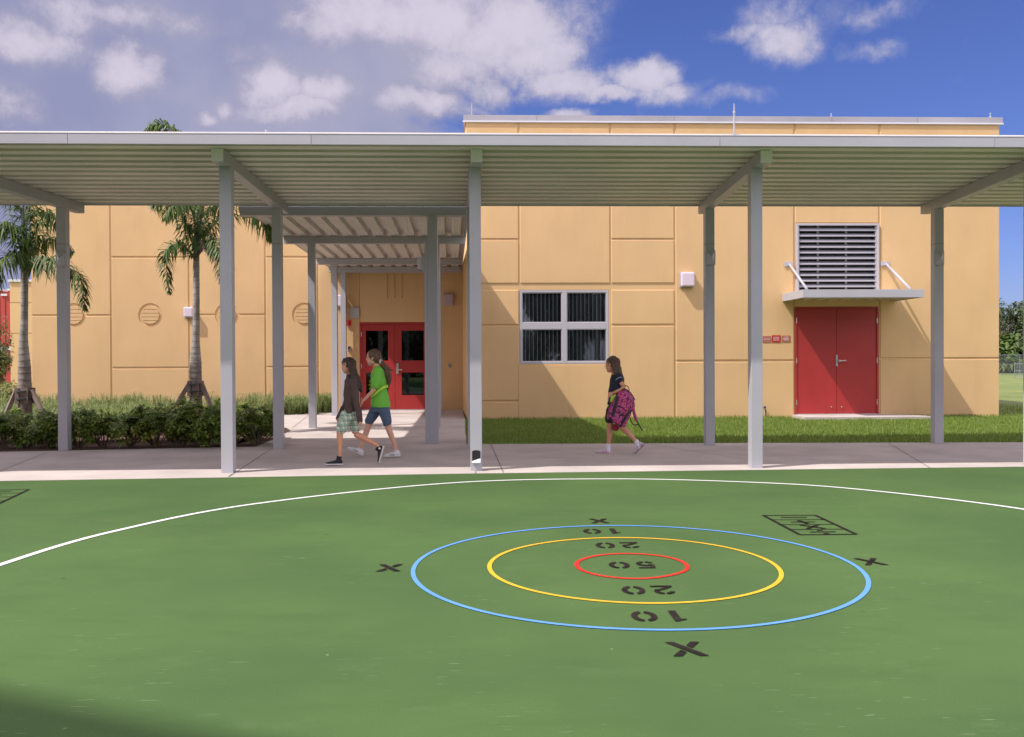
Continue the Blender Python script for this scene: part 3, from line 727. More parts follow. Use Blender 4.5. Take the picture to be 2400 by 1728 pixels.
# awning over it
aw = thing('door_awning', (xm1, YW, Z(700, 1960)), 'grey metal slab awning with two diagonal braces over the plain red doors', 'awning')
ya = 19.45; ax0 = onY(1882, 690, ya).x; ax1 = onY(2166, 690, ya).x; az0, az1 = onY(2000, 697.4, ya).z, onY(2000, 678.6, ya).z
q = MB(); q.box(ax0, ax1, ya, ya+.05, az0, az1); q.box(ax0, ax0+.05, ya+.05, YW, az0, az1); q.box(ax1-.05, ax1, ya+.05, YW, az0, az1); q.build('awning_frame', PAINT, aw, bevel=.003)
q = MB(); q.box(ax0+.05, ax1-.05, ya+.05, YW, az1-.07, az1-.04)
x = ax0+.16
while x < ax1-.1: q.box(x, x+.025, ya+.05, YW-.01, az0+.012, az1-.0705); x += .3
q.build('awning_deck', DECK, aw)
for (pw0, pz0, pf, pzf) in ((1850, 619, 1891, 678), (2076, 618, 2134, 678)):
    a = onY(pw0, pz0, YW-.06); b = onY(pf, pzf, ya+.12)
    q = MB(); q.tube([a, b], .028, 10); br = q.build('brace', PAINTW, aw, smooth=True)
    q = MB(); q.box(a.x-.10, a.x+.10, YW-.029, YW-.002, a.z-.05, a.z+.05); q.box(a.x-.03, a.x+.03, YW-.10, YW-.03, a.z-.035, a.z+.035); q.build('brace_bracket', PAINTW, br)
# little signs
def text_obj(s, x, y, z, size, m, parent, align='CENTER'):
    cu = bpy.data.curves.new('lettering', 'FONT'); cu.body = s; cu.size = size; cu.align_x = align; cu.align_y = 'CENTER'; cu.extrude = .0008; cu.offset = .0006
    o = bpy.data.objects.new('lettering', cu); col.objects.link(o)
    bpy.context.view_layer.update(); dg = bpy.context.evaluated_depsgraph_get(); me = bpy.data.meshes.new_from_object(o.evaluated_get(dg))
    bpy.data.objects.remove(o); me.transform(Matrix.Rotation(R(90), 4, 'X'))
    me.materials.clear(); me.materials.append(m)
    t = bpy.data.objects.new('lettering', me); col.objects.link(t); t.parent = parent; t.location = Vector((x, y, z))-parent_world(parent)
    return t
SIGNP = mat('sign_pink', (.38, .13, .10), .5); SIGNR = mat('sign_red', (.42, .01, .008), .5); SIGNT = mat('sign_text', (.75, .62, .62), .6)
for (a, b, c, d, m, lines, lab) in ((1787, 1806.8, 787.5, 803, SIGNP, [(0, 'ROOF ACCESS')], 'dusty pink wall sign, leftmost of three left of the plain red doors'),
                                 (1809, 1829.3, 785.8, 803.2, SIGNR, [(.045, 'AUTHORIZED'), (0, 'PERSONNEL'), (-.04, 'ENTRY ONLY')], 'bright red wall sign between two dusty pink ones'),
                                 (1831.8, 1852, 786.3, 802, SIGNP, [(.045, '1-104'), (0, 'MECHANICAL'), (-.03, 'ROOM')], 'dusty pink wall sign nearest the plain red doors')):
    p, q_ = onY(a, d, YW), onY(b, c, YW)
    g = MB(); g.box(p.x, q_.x, YW-.012, YW, p.z, q_.z); o = g.build('wall_sign', m, bevel=.006); tag(o, lab, 'sign', 'small room signs beside the plain red doors')
    cxx = (p.x+q_.x)/2; czz = (p.z+q_.z)/2
    for dz, s in lines: text_obj(s, cxx, YW-.0125, czz+dz*.8, .15/len(s)*1.55 if len(s) > 6 else .036, SIGNT, o)
# wall lamps
def wall_lamp(x, y, z, w, h, d, label, lens=PLASTW):
    t = thing('wall_lamp', (x, y, z), label, 'lamp', 'square wall lamps on the stucco')
    q = MB(); q.box(x-w/2, x+w/2, y-.03, y, z-h/2, z+h/2); q.build('lamp_base', PAINTW, t, bevel=.004)
    q = MB(); q.box(x-w/2+.012, x+w/2-.012, y-d, y-.03, z-h/2+.012, z+h/2-.012); q.build('lamp_lens', lens, t, bevel=.03)
a = onY(1612.7, 655, YW-.15); wall_lamp(a.x, YW, a.z, .33, .35, .17, 'square pale pink wall lamp between the window and the plain red doors')
a = onY(441, 732, YL-.15); wall_lamp(a.x, YL, a.z, .27, .29, .17, 'square pale wall lamp on the left wing behind the palm trunk')
a = onY(1052, 702, YL-.1); wall_lamp(a.x, YL, a.z, .27, .33, .12, 'square wall lamp in the shade right of the glazed red doors', mat('lamp_lens_shaded', (.42, .34, .38), .4))  # lens colour darkened to carry the shade it hangs in
a = onY(796, 705, YL-.1); wall_lamp(a.x, YL, a.z, .27, .33, .15, 'square wall lamp half hidden behind the rearmost canopy post')

# left wing
ZL = 6.95; XLW0 = onY(73.5, 730, YL).x
ddx0 = onY(843.6, 860, YL).x; ddx1 = onY(1007, 860, YL).x; ddz1 = onY(925, 755.5, YL).z
lvx = [onY(p, 700, YL).x for p in (260, 443, 622, 745)]
g = MB(); ysl = YL+PD
holed_slab(g, XLW0, XB0+.1, -.2, ZL, ysl, ysl+.25, [(ddx0, ddx1, -.2, ddz1)])
def zl(py, px): return onY(px, py, YL).z
def cp2(x0, x1, zs):
    for a, b in zip(zs[:-1], zs[1:]): inset_panel(g, x0, x1, a, b, ysl)
cp2(XLW0-gr, lvx[0], [-.2, zl(739.5, 180), ZL+.03]); cp2(lvx[0], lvx[1], [-.2, zl(862.5, 350), zl(603, 350), ZL+.03])
cp2(lvx[1], lvx[2], [-.2, zl(738, 530), ZL+.03]); cp2(lvx[2], lvx[3], [-.2, zl(860, 690), zl(602.8, 690), ZL+.03])
g.panel(lvx[3]+gr, ddx0, -.2, ZL, ysl+.001, YL, .01); g.panel(ddx0, ddx1, ddz1, ZL, ysl+.001, YL, .003); g.panel(ddx1, XB0+.05, -.2, ZL, ysl+.001, YL, .01)
g.box(XLW0, XLW0+.25, ysl+.2505, YL+12, -.2, ZL); g.box(XLW0, XB0, ysl+.2505, YL+12, ZL-.4, ZL-.2)
wall = g.build('left_wing_wall', STUCCO, bld)
# round medallion recesses cut out of the panels
circ = [(173, 739), (352, 738.8), (531.5, 738.4), (712.6, 737.6)]
cut = MB()
for px, py in circ:
    p = onY(px, py, YL); n = 48
    cut.prismY([(p.x+.315*math.cos(2*math.pi*k/n), p.z+.315*math.sin(2*math.pi*k/n)) for k in range(n)], YL-.05, ysl-.0005)
co = cut.build('cutter', STUCCO)
md = wall.modifiers.new('b', 'BOOLEAN'); md.object = co; md.operation = 'DIFFERENCE'; md.solver = 'EXACT'; md.use_self = True
bpy.context.view_layer.update(); dg = bpy.context.evaluated_depsgraph_get(); me = bpy.data.meshes.new_from_object(wall.evaluated_get(dg)); wall.modifiers.clear(); wall.data = me
bpy.data.objects.remove(co)
for px, py in circ:
    p = onY(px, py, YL); q = MB(); r = .235
    zz = [-1, -.62, -.21, .21, .62, 1]
    for a, b in zip(zz[:-1], zz[1:]):
        za_, zb_ = a*r+(.006 if a > -1 else 0), b*r-(.006 if b < 1 else 0); pts = []
        N_ = 8
        for k in range(N_+1): z_ = za_+(zb_-za_)*k/N_; pts.append((math.sqrt(max(r*r-z_*z_, 0)), z_))
        poly = [(p.x+a_, p.z+b_) for a_, b_ in pts] + [(p.x-a_, p.z+b_) for a_, b_ in pts[::-1]]
        poly = [poly[i] for i in range(len(poly)) if i == 0 or (Vector(poly[i])-Vector(poly[i-1])).length > 1e-4]
        if (Vector(poly[0])-Vector(poly[-1])).length < 1e-4: poly.pop()
        q.prismY(poly, YL-.012, ysl-.0008)
    q.build('round_medallion', STUCCO, bld)
# left wing coping
g = MB(); g.box(XLW0-.06, XB0-.0, YL-.07, YL+.3, ZL+.031, ZL+.16); g.build('roof_coping', COPING, bld)
lv3, xm2 = double_door(ddx0, ddx1, .012, ddz1-.002, YL+.01, True)
zh = onY(925, 866, YL).z
q = MB(); q.box(xm2+.04, xm2+.10, YL+.005, YL+.019, zh-.12, zh+.16); h = q.build('handle', STEEL, lv3[1])
q = MB(); q.tube([(xm2+.07, YL+.01, zh-.01), (xm2+.07, YL-.05, zh-.01), (xm2+.2, YL-.05, zh-.01)], .014, 8); q.build('lever', STEEL, h)
q = MB(); q.box(ddx0-.3, ddx1+.3, YL+2.2, YL+2.25, -.1, 3); q.box(ddx0-.3, ddx0-.25, YL+.29, YL+2.2, -.1, 3); q.box(ddx1+.25, ddx1+.3, YL+.29, YL+2.2, -.1, 3); q.box(ddx0-.3, ddx1+.3, YL+.29, YL+2.2, 3, 3.05)
q.build('hall_interior', DARK, bld)
# vertical conduits over the door
q = MB()
for px in (907, 924.5, 941.5):
    a = onY(px, 645, YL); b = onY(px, 697, YL); q.tube([(a.x, YL-.015, a.z), (a.x, YL-.015, b.z)], .009, 6); q.sphere((a.x, YL-.015, b.z), .02, 8, 5)
q.build('wall_conduits', STUCCO, bld)

# small fittings on the recess wall
def fit(name, pxs, pys, d, m, lab, cat, yy=YL, extra=None):
    a = onY(pxs[0], pys[1], yy); b = onY(pxs[1], pys[0], yy)
    t = thing(name, ((a.x+b.x)/2, yy, (a.z+b.z)/2), lab, cat)
    q = MB(); q.box(a.x, b.x, yy-d, yy, a.z, b.z); q.build('housing', m, t, bevel=.006)
    if extra: extra(t, (a.x+b.x)/2, yy-d, (a.z+b.z)/2, (b.x-a.x)/2)
    return t
def grille(t, x, y, z, r):
    q = MB(); n = 24; q.prismY([(x+r*.66*math.cos(2*math.pi*k/n), z+r*.66*math.sin(2*math.pi*k/n)) for k in range(n)], y-.008, y); q.build('speaker_grille', PLASTG, t)
fit('wall_speaker', (820.6, 842.5), (721, 745.6), .05, PAINTW, 'square white wall speaker above and left of the glazed red doors', 'speaker', extra=grille)
ALARM = mat('alarm_red', (.6, .01, .01), .35)
def strobe(t, x, y, z, r):
    q = MB(); q.box(x-r*.5, x-r*.05, y-.02, y, z-.04, z+.03); q.build('strobe_lens', PAINTW, t, bevel=.004)
    q = MB(); q.tube([(x+r*.35, y, z), (x+r*.35, y-.03, z)], r*.4, 12); q.build('horn', ALARM, t)
fit('fire_alarm', (812.2, 822.6), (751, 763.5), .05, ALARM, 'small red fire alarm sounder left of the glazed red doors', 'alarm', extra=strobe)
def keys(t, x, y, z, r):
    q = MB(); q.box(x-r*.6, x+r*.6, y-.004, y, z-.01, z+.05); q.build('reader_face', DARKW, t)
fit('card_reader', (815.5, 822), (811.5, 823), .06, PAINTW, 'small grey card reader on the wall left of the glazed red doors', 'card reader', extra=keys)
def toggle(t, x, y, z, r):
    q = MB(); q.box(x-.008, x+.008, y-.01, y, z-.02, z+.02); q.build('toggle', DARKW, t)
fit('switch_box', (1049.5, 1055), (852, 862), .03, PLASTG, 'small grey switch box low on the shaded wall right of the glazed red doors', 'switch box', extra=toggle)

# post-mounted lamps
def post_lamp(x, y, z, w, h, label):
    t = thing('post_lamp', (x, y, z), label, 'lamp', 'lamps on the walkway posts')
    q = MB(); q.box(x-w/2, x+w/2, y-.03, y-.001, z-h/2, z+h/2); q.build('lamp_base', PLASTG, t, bevel=.004)
    q = MB(); d = .10; i = .015
    q.add([(x-w/2+i, y-.03, z-h/2+i), (x+w/2-i, y-.03, z-h/2+i), (x+w/2-i, y-.03, z+h/2-i), (x-w/2+i, y-.03, z+h/2-i), (x-.008, y-d, z), (x+.008, y-d, z)],
          [(0,1,5,4),(1,2,5),(2,3,4,5),(3,0,4),(3,2,1,0)]); q.build('lamp_lens', PAINTW, t)
    q = MB(); q.box(x-.02, x+.02, y-.04, y-.001, z-h/2-.018, z-h/2-.001); q.build('lamp_latch', PLASTG, t)
yfp = YB-pw/2
for i, pxc, lab in ((0, 145.5, 'grey post lamp on the leftmost visible rear post, among palm fronds'), (3, 1663.5, 'grey post lamp on the rear post between the window and the plain red doors'), (4, 2199, 'grey post lamp on the rear post right of the awning')):
    c = onY(pxc, 604 if i else 607, yfp); post_lamp(c.x, yfp, c.z, .165, .225, lab)
# lamp on the left side of the entrance canopy post
c = onY(988, 616, 14.78); t = thing('post_lamp', (xs0, 14.78, c.z), 'white box lamp on the side of the entrance canopy post', 'lamp', 'lamps on the walkway posts')
q = MB(); q.box(xs0-.035, xs0-.001, 14.70, 14.86, c.z-.12, c.z+.12); q.build('lamp_base', PAINTW, t, bevel=.004)
q = MB(); q.box(xs0-.11, xs0-.0355, 14.71, 14.85, c.z-.10, c.z+.09); q.build('lamp_lens', PLASTW, t, bevel=.012)

# lightning rods
def rod(px, ptop, pbot, y, lab, r=.008):
    a = onY(px, pbot, y); b = onY(px, ptop, y); q = MB()
    zmid = a.z+(b.z-a.z)*.68
    q.tube([(a.x, y, a.z), (a.x, y, zmid)], r*1.25, 8); q.tube([(a.x, y, zmid), (a.x, y, zmid+.025)], r*2, 8); q.tube([(a.x, y, zmid+.025), (a.x, y, b.z)], [r, r*.6], 8)
    q.box(a.x-.02, a.x+.02, y-.02, y+.02, a.z-.02, a.z+.010)
    tag(q.build('lightning_rod', PAINTW), lab, 'lightning rod', 'lightning rods on the roofs')
rod(1720.8, 243, 314, 10.5, 'tall thin white lightning rod standing on the walkway canopy before the right wing')
rod(1106, 240, 274, YW+.3, 'thin white lightning rod at the left corner of the right wing roof')
rod(1948, 266, 274, YW+1, 'very short lightning rod tip above the right wing roof, over the louvre')
rod(2321, 265, 274, YW+1, 'very short lightning rod tip near the right corner of the right wing roof')
rod(624.5, 306, 317, 10.6, 'short lightning rod tip on the walkway canopy, right of the palm top')
# hose bib by the door wall and far light mast
p = onY(1790, 955, YW); q = MB(); q.tube([(p.x, YW, p.z), (p.x, YW-.08, p.z), (p.x, YW-.12, p.z-.03), (p.x+.05, YW-.02, .0)], .012, 8); q.sphere((p.x, YW-.09, p.z+.01), .03, 8, 6)
tag(q.build('hose_tap', DARKW), 'small dark hose tap low on the wall, left of the plain red doors', 'tap')
#@@PART2

# ------------------------------------------------------------------ plants
def rnd(a, b): return random.uniform(a, b)
def rdir():
    while True:
        v = Vector((rnd(-1, 1), rnd(-1, 1), rnd(-1, 1)))
        if .05 < v.length < 1: return v.normalized()
def leaf(mb, p, d, L, w, droop=.25, n=None):
    # folded pointed leaf of two halves
    d = d.normalized(); s = d.cross(Vector((0, 0, 1)) if n is None else n)
    s = s.normalized() if s.length > 1e-3 else Vector((1, 0, 0)); u = s.cross(d)
    m = p+d*L*.5+u*L*.06; e = p+d*L-Vector((0, 0, 1))*L*droop
    o = len(mb.v)
    mb.v += [tuple(p), tuple(m+s*w-u*w*.15), tuple(e), tuple(m-s*w-u*w*.15), tuple(m+u*w*.2)]
    mb.f += [(o, o+1, o+4), (o+1, o+2, o+4), (o, o+4, o+3), (o+4, o+2, o+3)]
def shrub(x, y, r, h, label, ml=SHRUB, yellow=0, nwh=150):
    t = thing('shrub', (x, y, 0), label, 'shrub', 'leafy shrubs along the walkway edge')
    g = MB(); gy = MB(); st = MB()
    lobes = [(Vector((rnd(-.75, .75)*r, rnd(-.6, .6)*r, rnd(.3, .95)*h)), rnd(.3, .55)) for _ in range(7)]
    for k in range(nwh):
        c, s = random.choice(lobes); d = rdir(); q = c+Vector((d.x*r*s, d.y*r*s, d.z*h*s*.75))*rnd(.55, 1.05)
        if q.z < .05: q.z = rnd(.05, .2)
        ax = (Vector((q.x/r, q.y/r, .6+q.z/h))+rdir()*.4).normalized(); P = Vector((x, y, 0))+q
        tgt = gy if random.random() < yellow else g
        a0 = rnd(0, 6.28); e1 = ax.cross(Vector((.3, .5, .8))).normalized(); e2 = ax.cross(e1)
        for j in range(7):
            a = a0+j*6.283/7; dd = e1*math.cos(a)+e2*math.sin(a)+ax*rnd(.1, .7); leaf(tgt, P, dd, rnd(.07, .125), rnd(.017, .027), rnd(.05, .35))
        if k % 9 == 0: st.tube([(x+q.x*.15, y+q.y*.15, 0), (x+q.x*.6, y+q.y*.6, q.z*.5), tuple(P)], [.009, .007, .004], 5)
    g.build('foliage', ml, t, fixn=False); 
    if gy.f: tag(gy.build('new_growth', SHRUBY, t, fixn=False), kind='stuff')
    st.build('stems', BARK, t)
def spot(px, y): return xAt(px, y, .3)
row1 = [(-60, 14.55, .42, .5), (15, 14.5, .4, .52), (62, 14.7, .36, .44), (115, 14.5, .38, .5), (185, 14.55, .42, .56), (243, 14.6, .40, .50), (300, 14.55, .44, .60), (365, 14.6, .42, .55), (425, 14.55, .44, .62), (480, 14.6, .42, .58), (540, 14.6, .44, .60), (600, 14.75, .38, .56)]
names = ['cut by the left edge of the photo', 'with yellow tips in front of the leaning wooden braces', 'low and gappy below the left palm trunk', 'just left of the leftmost rear post', 'right of the leftmost rear post', 'second right of the leftmost rear post', 'tall and bushy midway between the two left posts', 'below the gap left of the right palm', 'tallest, directly before the right palm trunk', 'between the right palm and the nearest left post', 'behind the nearest left post', 'at the right end of the row by the path']
for i, (px, y, r, h) in enumerate(row1):
    shrub(spot(px, y), y, r, h, 'dark green leafy shrub '+names[i], yellow=.16 if i in (1, 6) else .05, nwh=150)
row2 = [(-30, 15.6, .5, .49), (50, 15.8, .42, .45), (120, 15.5, .42, .45), (225, 15.6, .45, .50), (318, 15.7, .45, .52), (398, 15.6, .42, .50), (455, 15.7, .45, .59), (515, 15.7, .42, .49), (590, 15.8, .42, .49)]
n2 = ['at the left edge', 'at the foot of the left palm', 'left of the leftmost rear post', 'right of the leftmost rear post', 'with a raised clump midway', 'left of the right palm brace', 'at the foot of the right palm', 'behind the nearest left post', 'near the path']
for i, (px, y, r, h) in enumerate(row2):
    shrub(spot(px, y), y, r, h, 'leafy green shrub in the back line, '+n2[i], yellow=.12, nwh=120)
# ornamental grass
def tuft(mb, x, y, h, n, spread=.25, w=.006):
    for k in range(n):
        a = rnd(0, 6.283); l = h*rnd(.55, 1.15); out = rnd(.15, 1)*spread; bx, by = x+rnd(-.05, .05), y+rnd(-.05, .05)
        dx, dy = math.cos(a), math.sin(a); sx, sy = -dy*w, dx*w; o = len(mb.v)
        p = [(0, 0), (.35*out, .6*l), (out*.8, .92*l), (out*1.35, .82*l)]
        for i, (r_, z) in enumerate(p):
            k_ = (1, .9, .6, .12)[i]; mb.v += [(bx+dx*r_-sx*k_, by+dy*r_-sy*k_, z), (bx+dx*r_+sx*k_, by+dy*r_+sy*k_, z)]
        mb.f += [(o+2*i, o+2*i+1, o+2*i+3, o+2*i+2) for i in range(3)]
g = MB()
def inbed(x, y):
    px = 1200+F_PX*(x/y-YAW)
    if y > 22.7: return px < 755
    return px < 640 and not (18.4 < y < 22.3 and px > 430)
cnt = 0
while cnt < 620:
    y = rnd(16.6, 24.2); x = rnd(-13, -3)
    if not inbed(x, y): continue
    cnt += 1; tuft(g, x, y, rnd(.28, .44) if y < 22.8 else rnd(.34, .56), 46, .26)
# low grasses closer to the path
for px, y in ((655, 22.9), (675, 23.2), (700, 23.0), (722, 23.3), (690, 23.6), (665, 23.7), (735, 23.8)):
    for _ in range(3): tuft(g, xAt(px, y, .2)+rnd(-.15, .15), y+rnd(-.2, .2), .42, 60, .28)
tag(g.build('ornamental_grass', OGRASS, fixn=False), 'pale arching ornamental grass filling the bed along the left wing', 'grass', kind='stuff')
g = MB(); x = xAt(762, 23.6, .2)
for _ in range(7): tuft(g, x+rnd(-.14, .14), 23.6+rnd(-.14, .14), .5, 60, .26)
tag(g.build('grass_clump', OGRASS, fixn=False), 'single clump of ornamental grass between the two canopy posts left of the glazed doors', 'grass')

# lawn blades in front of the right wing
g = MB()
def lawn_ok(x, y):
    px = 1200+F_PX*(x/y-YAW)
    if px < 1090: return False
    if px > 2600: return False
    if y > pdy-.02 and pdx0-.08 < x < pdx1+.55*(YW-y)/(YW-pdy)+.02: return False
    return True
c = 0
while c < 95000:
    y = rnd(14.22, YW-.01) if random.random() < .86 else rnd(YW, 27)
    x = rnd(-1.2, 15)
    if y > YW and x < XC1+.03: continue
    if not lawn_ok(x, y) or (y < onZ(1700, 1039).y+.04): continue
    c += 1; h = rnd(.02, .05)*(1.25 if mnoise.noise(Vector((x*2.2, y*2.2, 0))) > .12 else .9)+(.025 if y > YW-.2 else 0); a = rnd(0, 6.28); w = rnd(.004, .0085); lx_, ly_ = rnd(-.03, .03), rnd(-.03, .03); o = len(g.v)
    g.v += [(x-math.cos(a)*w, y-math.sin(a)*w, -.03), (x+math.cos(a)*w, y+math.sin(a)*w, -.03), (x+lx_, y+ly_, h-.01)]; g.f.append((o, o+1, o+2))
tag(g.build('lawn', LAWN, fixn=False), 'short bright lawn strip before the right wing', 'grass', kind='stuff')

# palms
def frond(pts, nleaf, L0, mb, rb, plume=1.0, droop=.6, w=.017):
    P = catmull([Vector(p) for p in pts], 10); n = len(P)
    rb.tube(P, [max(.006, .026*(1-i/n)) for i in range(n)], 5)
    nleaf = int(nleaf*1.7)
    for k in range(nleaf):
        f = .12+.88*k/nleaf; i = min(int(f*(n-1)), n-2); p = P[i].lerp(P[i+1], f*(n-1)-i); t = (P[i+1]-P[i]).normalized()
        side = t.cross(Vector((0, 0, 1))); side = side.normalized() if side.length > 1e-3 else Vector((1, 0, 0)); upv = side.cross(t)
        L = 1.32*L0*(math.sin(math.pi*min(1, f*.85+.15)))**.6*rnd(.75, 1.1)
        for s in (-1, 1):
            ang = rnd(-.9, .9)*plume
            d = (side*s*math.cos(ang)+upv*math.sin(ang)*.9+t*rnd(.35, .8)).normalized()
            q0 = p; q1 = p+d*L*.5-Vector((0, 0, 1))*L*.12*droop; q2 = p+d*L*.82-Vector((0, 0, 1))*L*.6*droop
            ww = d.cross(Vector((rnd(-.3, .3), rnd(-.3, .3), 1))).normalized()*w*rnd(.7, 1.2); o = len(mb.v)
            mb.v += [tuple(q0-ww*.5), tuple(q0+ww*.5), tuple(q1-ww), tuple(q1+ww), tuple(q2)]
            mb.f += [(o, o+1, o+3, o+2), (o+2, o+3, o+4)]
def palm(px, y, prof, fr, label, braces, dead=()):
    x = xAt(px, y, 1.5); t = thing('palm_tree', (x, y, 0), label, 'palm tree', 'staked palms in the planting bed')
    pts = []; rr = []
    for ppx, ppy, rpx in prof:
        p = onY(ppx, ppy, y); pts.append(p); rr.append(rpx*y/F_PX)
    pts[0].z = -.02
    C = catmull([Vector((p.x, p.y, p.z)) for p in pts], 8); n = len(C); R2 = []
    for i in range(n): f = i/(n-1)*(len(rr)-1); j = min(int(f), len(rr)-2); R2.append(rr[j]*(1-(f-j))+rr[j+1]*(f-j))
    # ring scars
    CC, RR = [], []
    for i in range(n-1):
        for k in range(3):
            CC.append(C[i].lerp(C[i+1], k/3)); RR.append((R2[i]+(R2[i+1]-R2[i])*k/3)*(1.05 if k == 0 and i % 2 == 0 else 1))
    g = MB(); g.tube(CC, RR, 16); g.build('trunk', TRUNK_R, t, smooth=True)
    top = C[-1]
    sh = MB(); tp = [onY(*braces['shaft'][0], y), onY(*braces['shaft'][1], y)]
    sh.tube([top-Vector((0, 0, .05)), (top+tp[0])*.5, tp[0], tp[1]], [rr[-1]*1.02, rr[-1]*.95, rr[-1]*.6, rr[-1]*.25], 12); sh.build('crownshaft', SHAFT, t, smooth=True)
    cr = MB(); rb = MB()
    for f in fr:
        P = [onY(f[0][i], f[0][i+1], y+f[0][i+2]) for i in range(0, len(f[0]), 3)]
        frond(P, f[1], f[2], cr, rb, plume=f[3] if len(f) > 3 else 1, droop=f[4] if len(f) > 4 else .6)
    cw = cr.build('crown', PALM, t, fixn=False); rb.build('frond_stems', SHAFT, cw)
    if dead:
        cr = MB(); rb = MB()
        for f in dead:
            P = [onY(f[0][i], f[0][i+1], y+f[0][i+2]) for i in range(0, len(f[0]), 3)]
            frond(P, f[1], f[2], cr, rb, 1, 1.0)
        dd = cr.build('dead_frond', PALMD, t, fixn=False)
    # stakes
    b = braces; zc = onY(b['collar'][0], b['collar'][1], y); rc = b['collar'][2]*y/F_PX
    st = thing('palm_brace', (x, y, 0), b['label'], 'tree brace', 'wooden braces staking the palms')
    for k in range(5):
        a = k*2*math.pi/5+.3; q = MB(); q.box(zc.x+rc*math.cos(a)-.035, zc.x+rc*math.cos(a)+.035, y+rc*math.sin(a)-.02, y+rc*math.sin(a)+.02, zc.z-.16, zc.z+.12); q.build('batten', WOOD, st)
    for dz in (-.07, .06):
        q = MB(); q.tube([(zc.x, y, zc.z+dz-.012), (zc.x, y, zc.z+dz+.012)], rc+.03, 16); q.build('strap', DARKW, st)
    for a0, b0, dy in b['legs']:
        a_ = onY(a0[0], a0[1], y-.06 if dy <= 0 else y+.06); q_ = onY(b0[0], b0[1], y+dy); q_ = a_+(q_-a_)*((a_.z+.02)/(a_.z-q_.z))
        # prolong down to the soil
        q = MB(); q.beam(a_, q_, .045, .075); q.build('leg', WOOD, st, bevel=.004)
def trunk_mat():
    m = mat('palm_trunk_ringed', (.36, .33, .31), .85, nscale=6, namt=.22, bump=.4, bscale=20); nt = m.node_tree; N = nt.nodes; L = nt.links; b = N['Principled BSDF']
    src = b.inputs['Base Color'].links[0].from_socket
    tc = N.new('ShaderNodeTexCoord'); sp = N.new('ShaderNodeSeparateXYZ'); L.new(tc.outputs['Object'], sp.inputs[0])
    n = N.new('ShaderNodeTexNoise'); n.inputs['Scale'].default_value = 1.3; L.new(tc.outputs['Object'], n.inputs[0])
    ma = N.new('ShaderNodeMath'); ma.operation = 'MULTIPLY_ADD'; ma.inputs[1].default_value = .25; L.new(n.outputs['Fac'], ma.inputs[0]); L.new(sp.outputs[2], ma.inputs[2])
    mo = N.new('ShaderNodeMath'); mo.operation = 'PINGPONG'; mo.inputs[1].default_value = .062; L.new(ma.outputs[0], mo.inputs[0])
    r = N.new('ShaderNodeMapRange'); r.inputs[1].default_value = .0; r.inputs[2].default_value = .010; r.inputs[3].default_value = .75; r.inputs[4].default_value = 0; L.new(mo.outputs[0], r.inputs[0])
    mx = N.new('ShaderNodeMix'); mx.data_type = 'RGBA'; mx.inputs[7].default_value = (.09, .05, .035, 1)
    L.new(r.outputs[0], mx.inputs[0]); L.new(src, mx.inputs[6]); L.new(mx.outputs[2], b.inputs['Base Color'])
    # browner towards the root
    r2 = N.new('ShaderNodeMapRange'); r2.inputs[1].default_value = .5; r2.inputs[2].default_value = 1.7; r2.inputs[3].default_value = 1; r2.inputs[4].default_value = 0; L.new(sp.outputs[2], r2.inputs[0])
    m2 = N.new('ShaderNodeMix'); m2.data_type = 'RGBA'; m2.blend_type = 'MULTIPLY'; m2.inputs[7].default_value = (.55, .42, .38, 1)
    L.new(r2.outputs[0], m2.inputs[0]); L.new(mx.outputs[2], m2.inputs[6]); L.new(m2.outputs[2], b.inputs['Base Color'])
    return m
TRUNK_R = trunk_mat()
palm(458, 17.0, [(460, 1006, 14), (459, 900, 13.5), (458, 850, 13.5), (459, 800, 8.6), (460, 740, 7.6), (460, 600, 7)],
     [((460, 612, 0, 428, 575, -.3, 390, 590, -.6, 398, 690, -.7), 62, .26, 1.2, .9),
      ((460, 600, 0, 440, 540, -.1, 395, 455, -.2, 355, 480, -.2), 60, .36, 1, 1.0),
      ((462, 590, 0, 470, 470, .2, 440, 340, .2, 378, 292, .1, 345, 305, 0), 70, .38, 1, .8),
      ((464, 600, 0, 490, 540, .1, 560, 478, 0, 620, 515, -.1, 640, 560, -.1), 74, .38, 1, 1.0),
      ((462, 600, 0, 500, 560, -.3, 520, 590, -.6, 530, 660, -.7), 50, .28, 1.1, .9),
      ((462, 590, 0, 480, 470, -.3, 520, 400, -.6, 560, 420, -1.0), 60, .38, 1, .9),
      ((462, 590, 0, 450, 480, .4, 400, 400, .9, 350, 420, 1.3), 60, .38, 1, .9),
      ((462, 590, 0, 452, 500, -.2, 420, 470, -.5, 385, 510, -.7), 55, .34, 1, 1.0),
      ((462, 590, 0, 480, 520, .4, 505, 480, .8, 540, 500, 1.1), 50, .34, 1, .9)],
     'young palm with a pale ringed trunk and drooping fronds left of the nearest left post',
     dict(shaft=((461, 520), (461, 440)), collar=(457, 908, 15), label='wooden brace frame around the trunk of the right palm',
          legs=[((443, 900), (400, 972), -.1), ((472, 897), (503, 975), -.2), ((452, 905), (440, 990), .5)]),
     dead=[((462, 600, 0, 485, 568, -.2, 508, 590, -.3, 518, 665, -.4), 46, .20)])
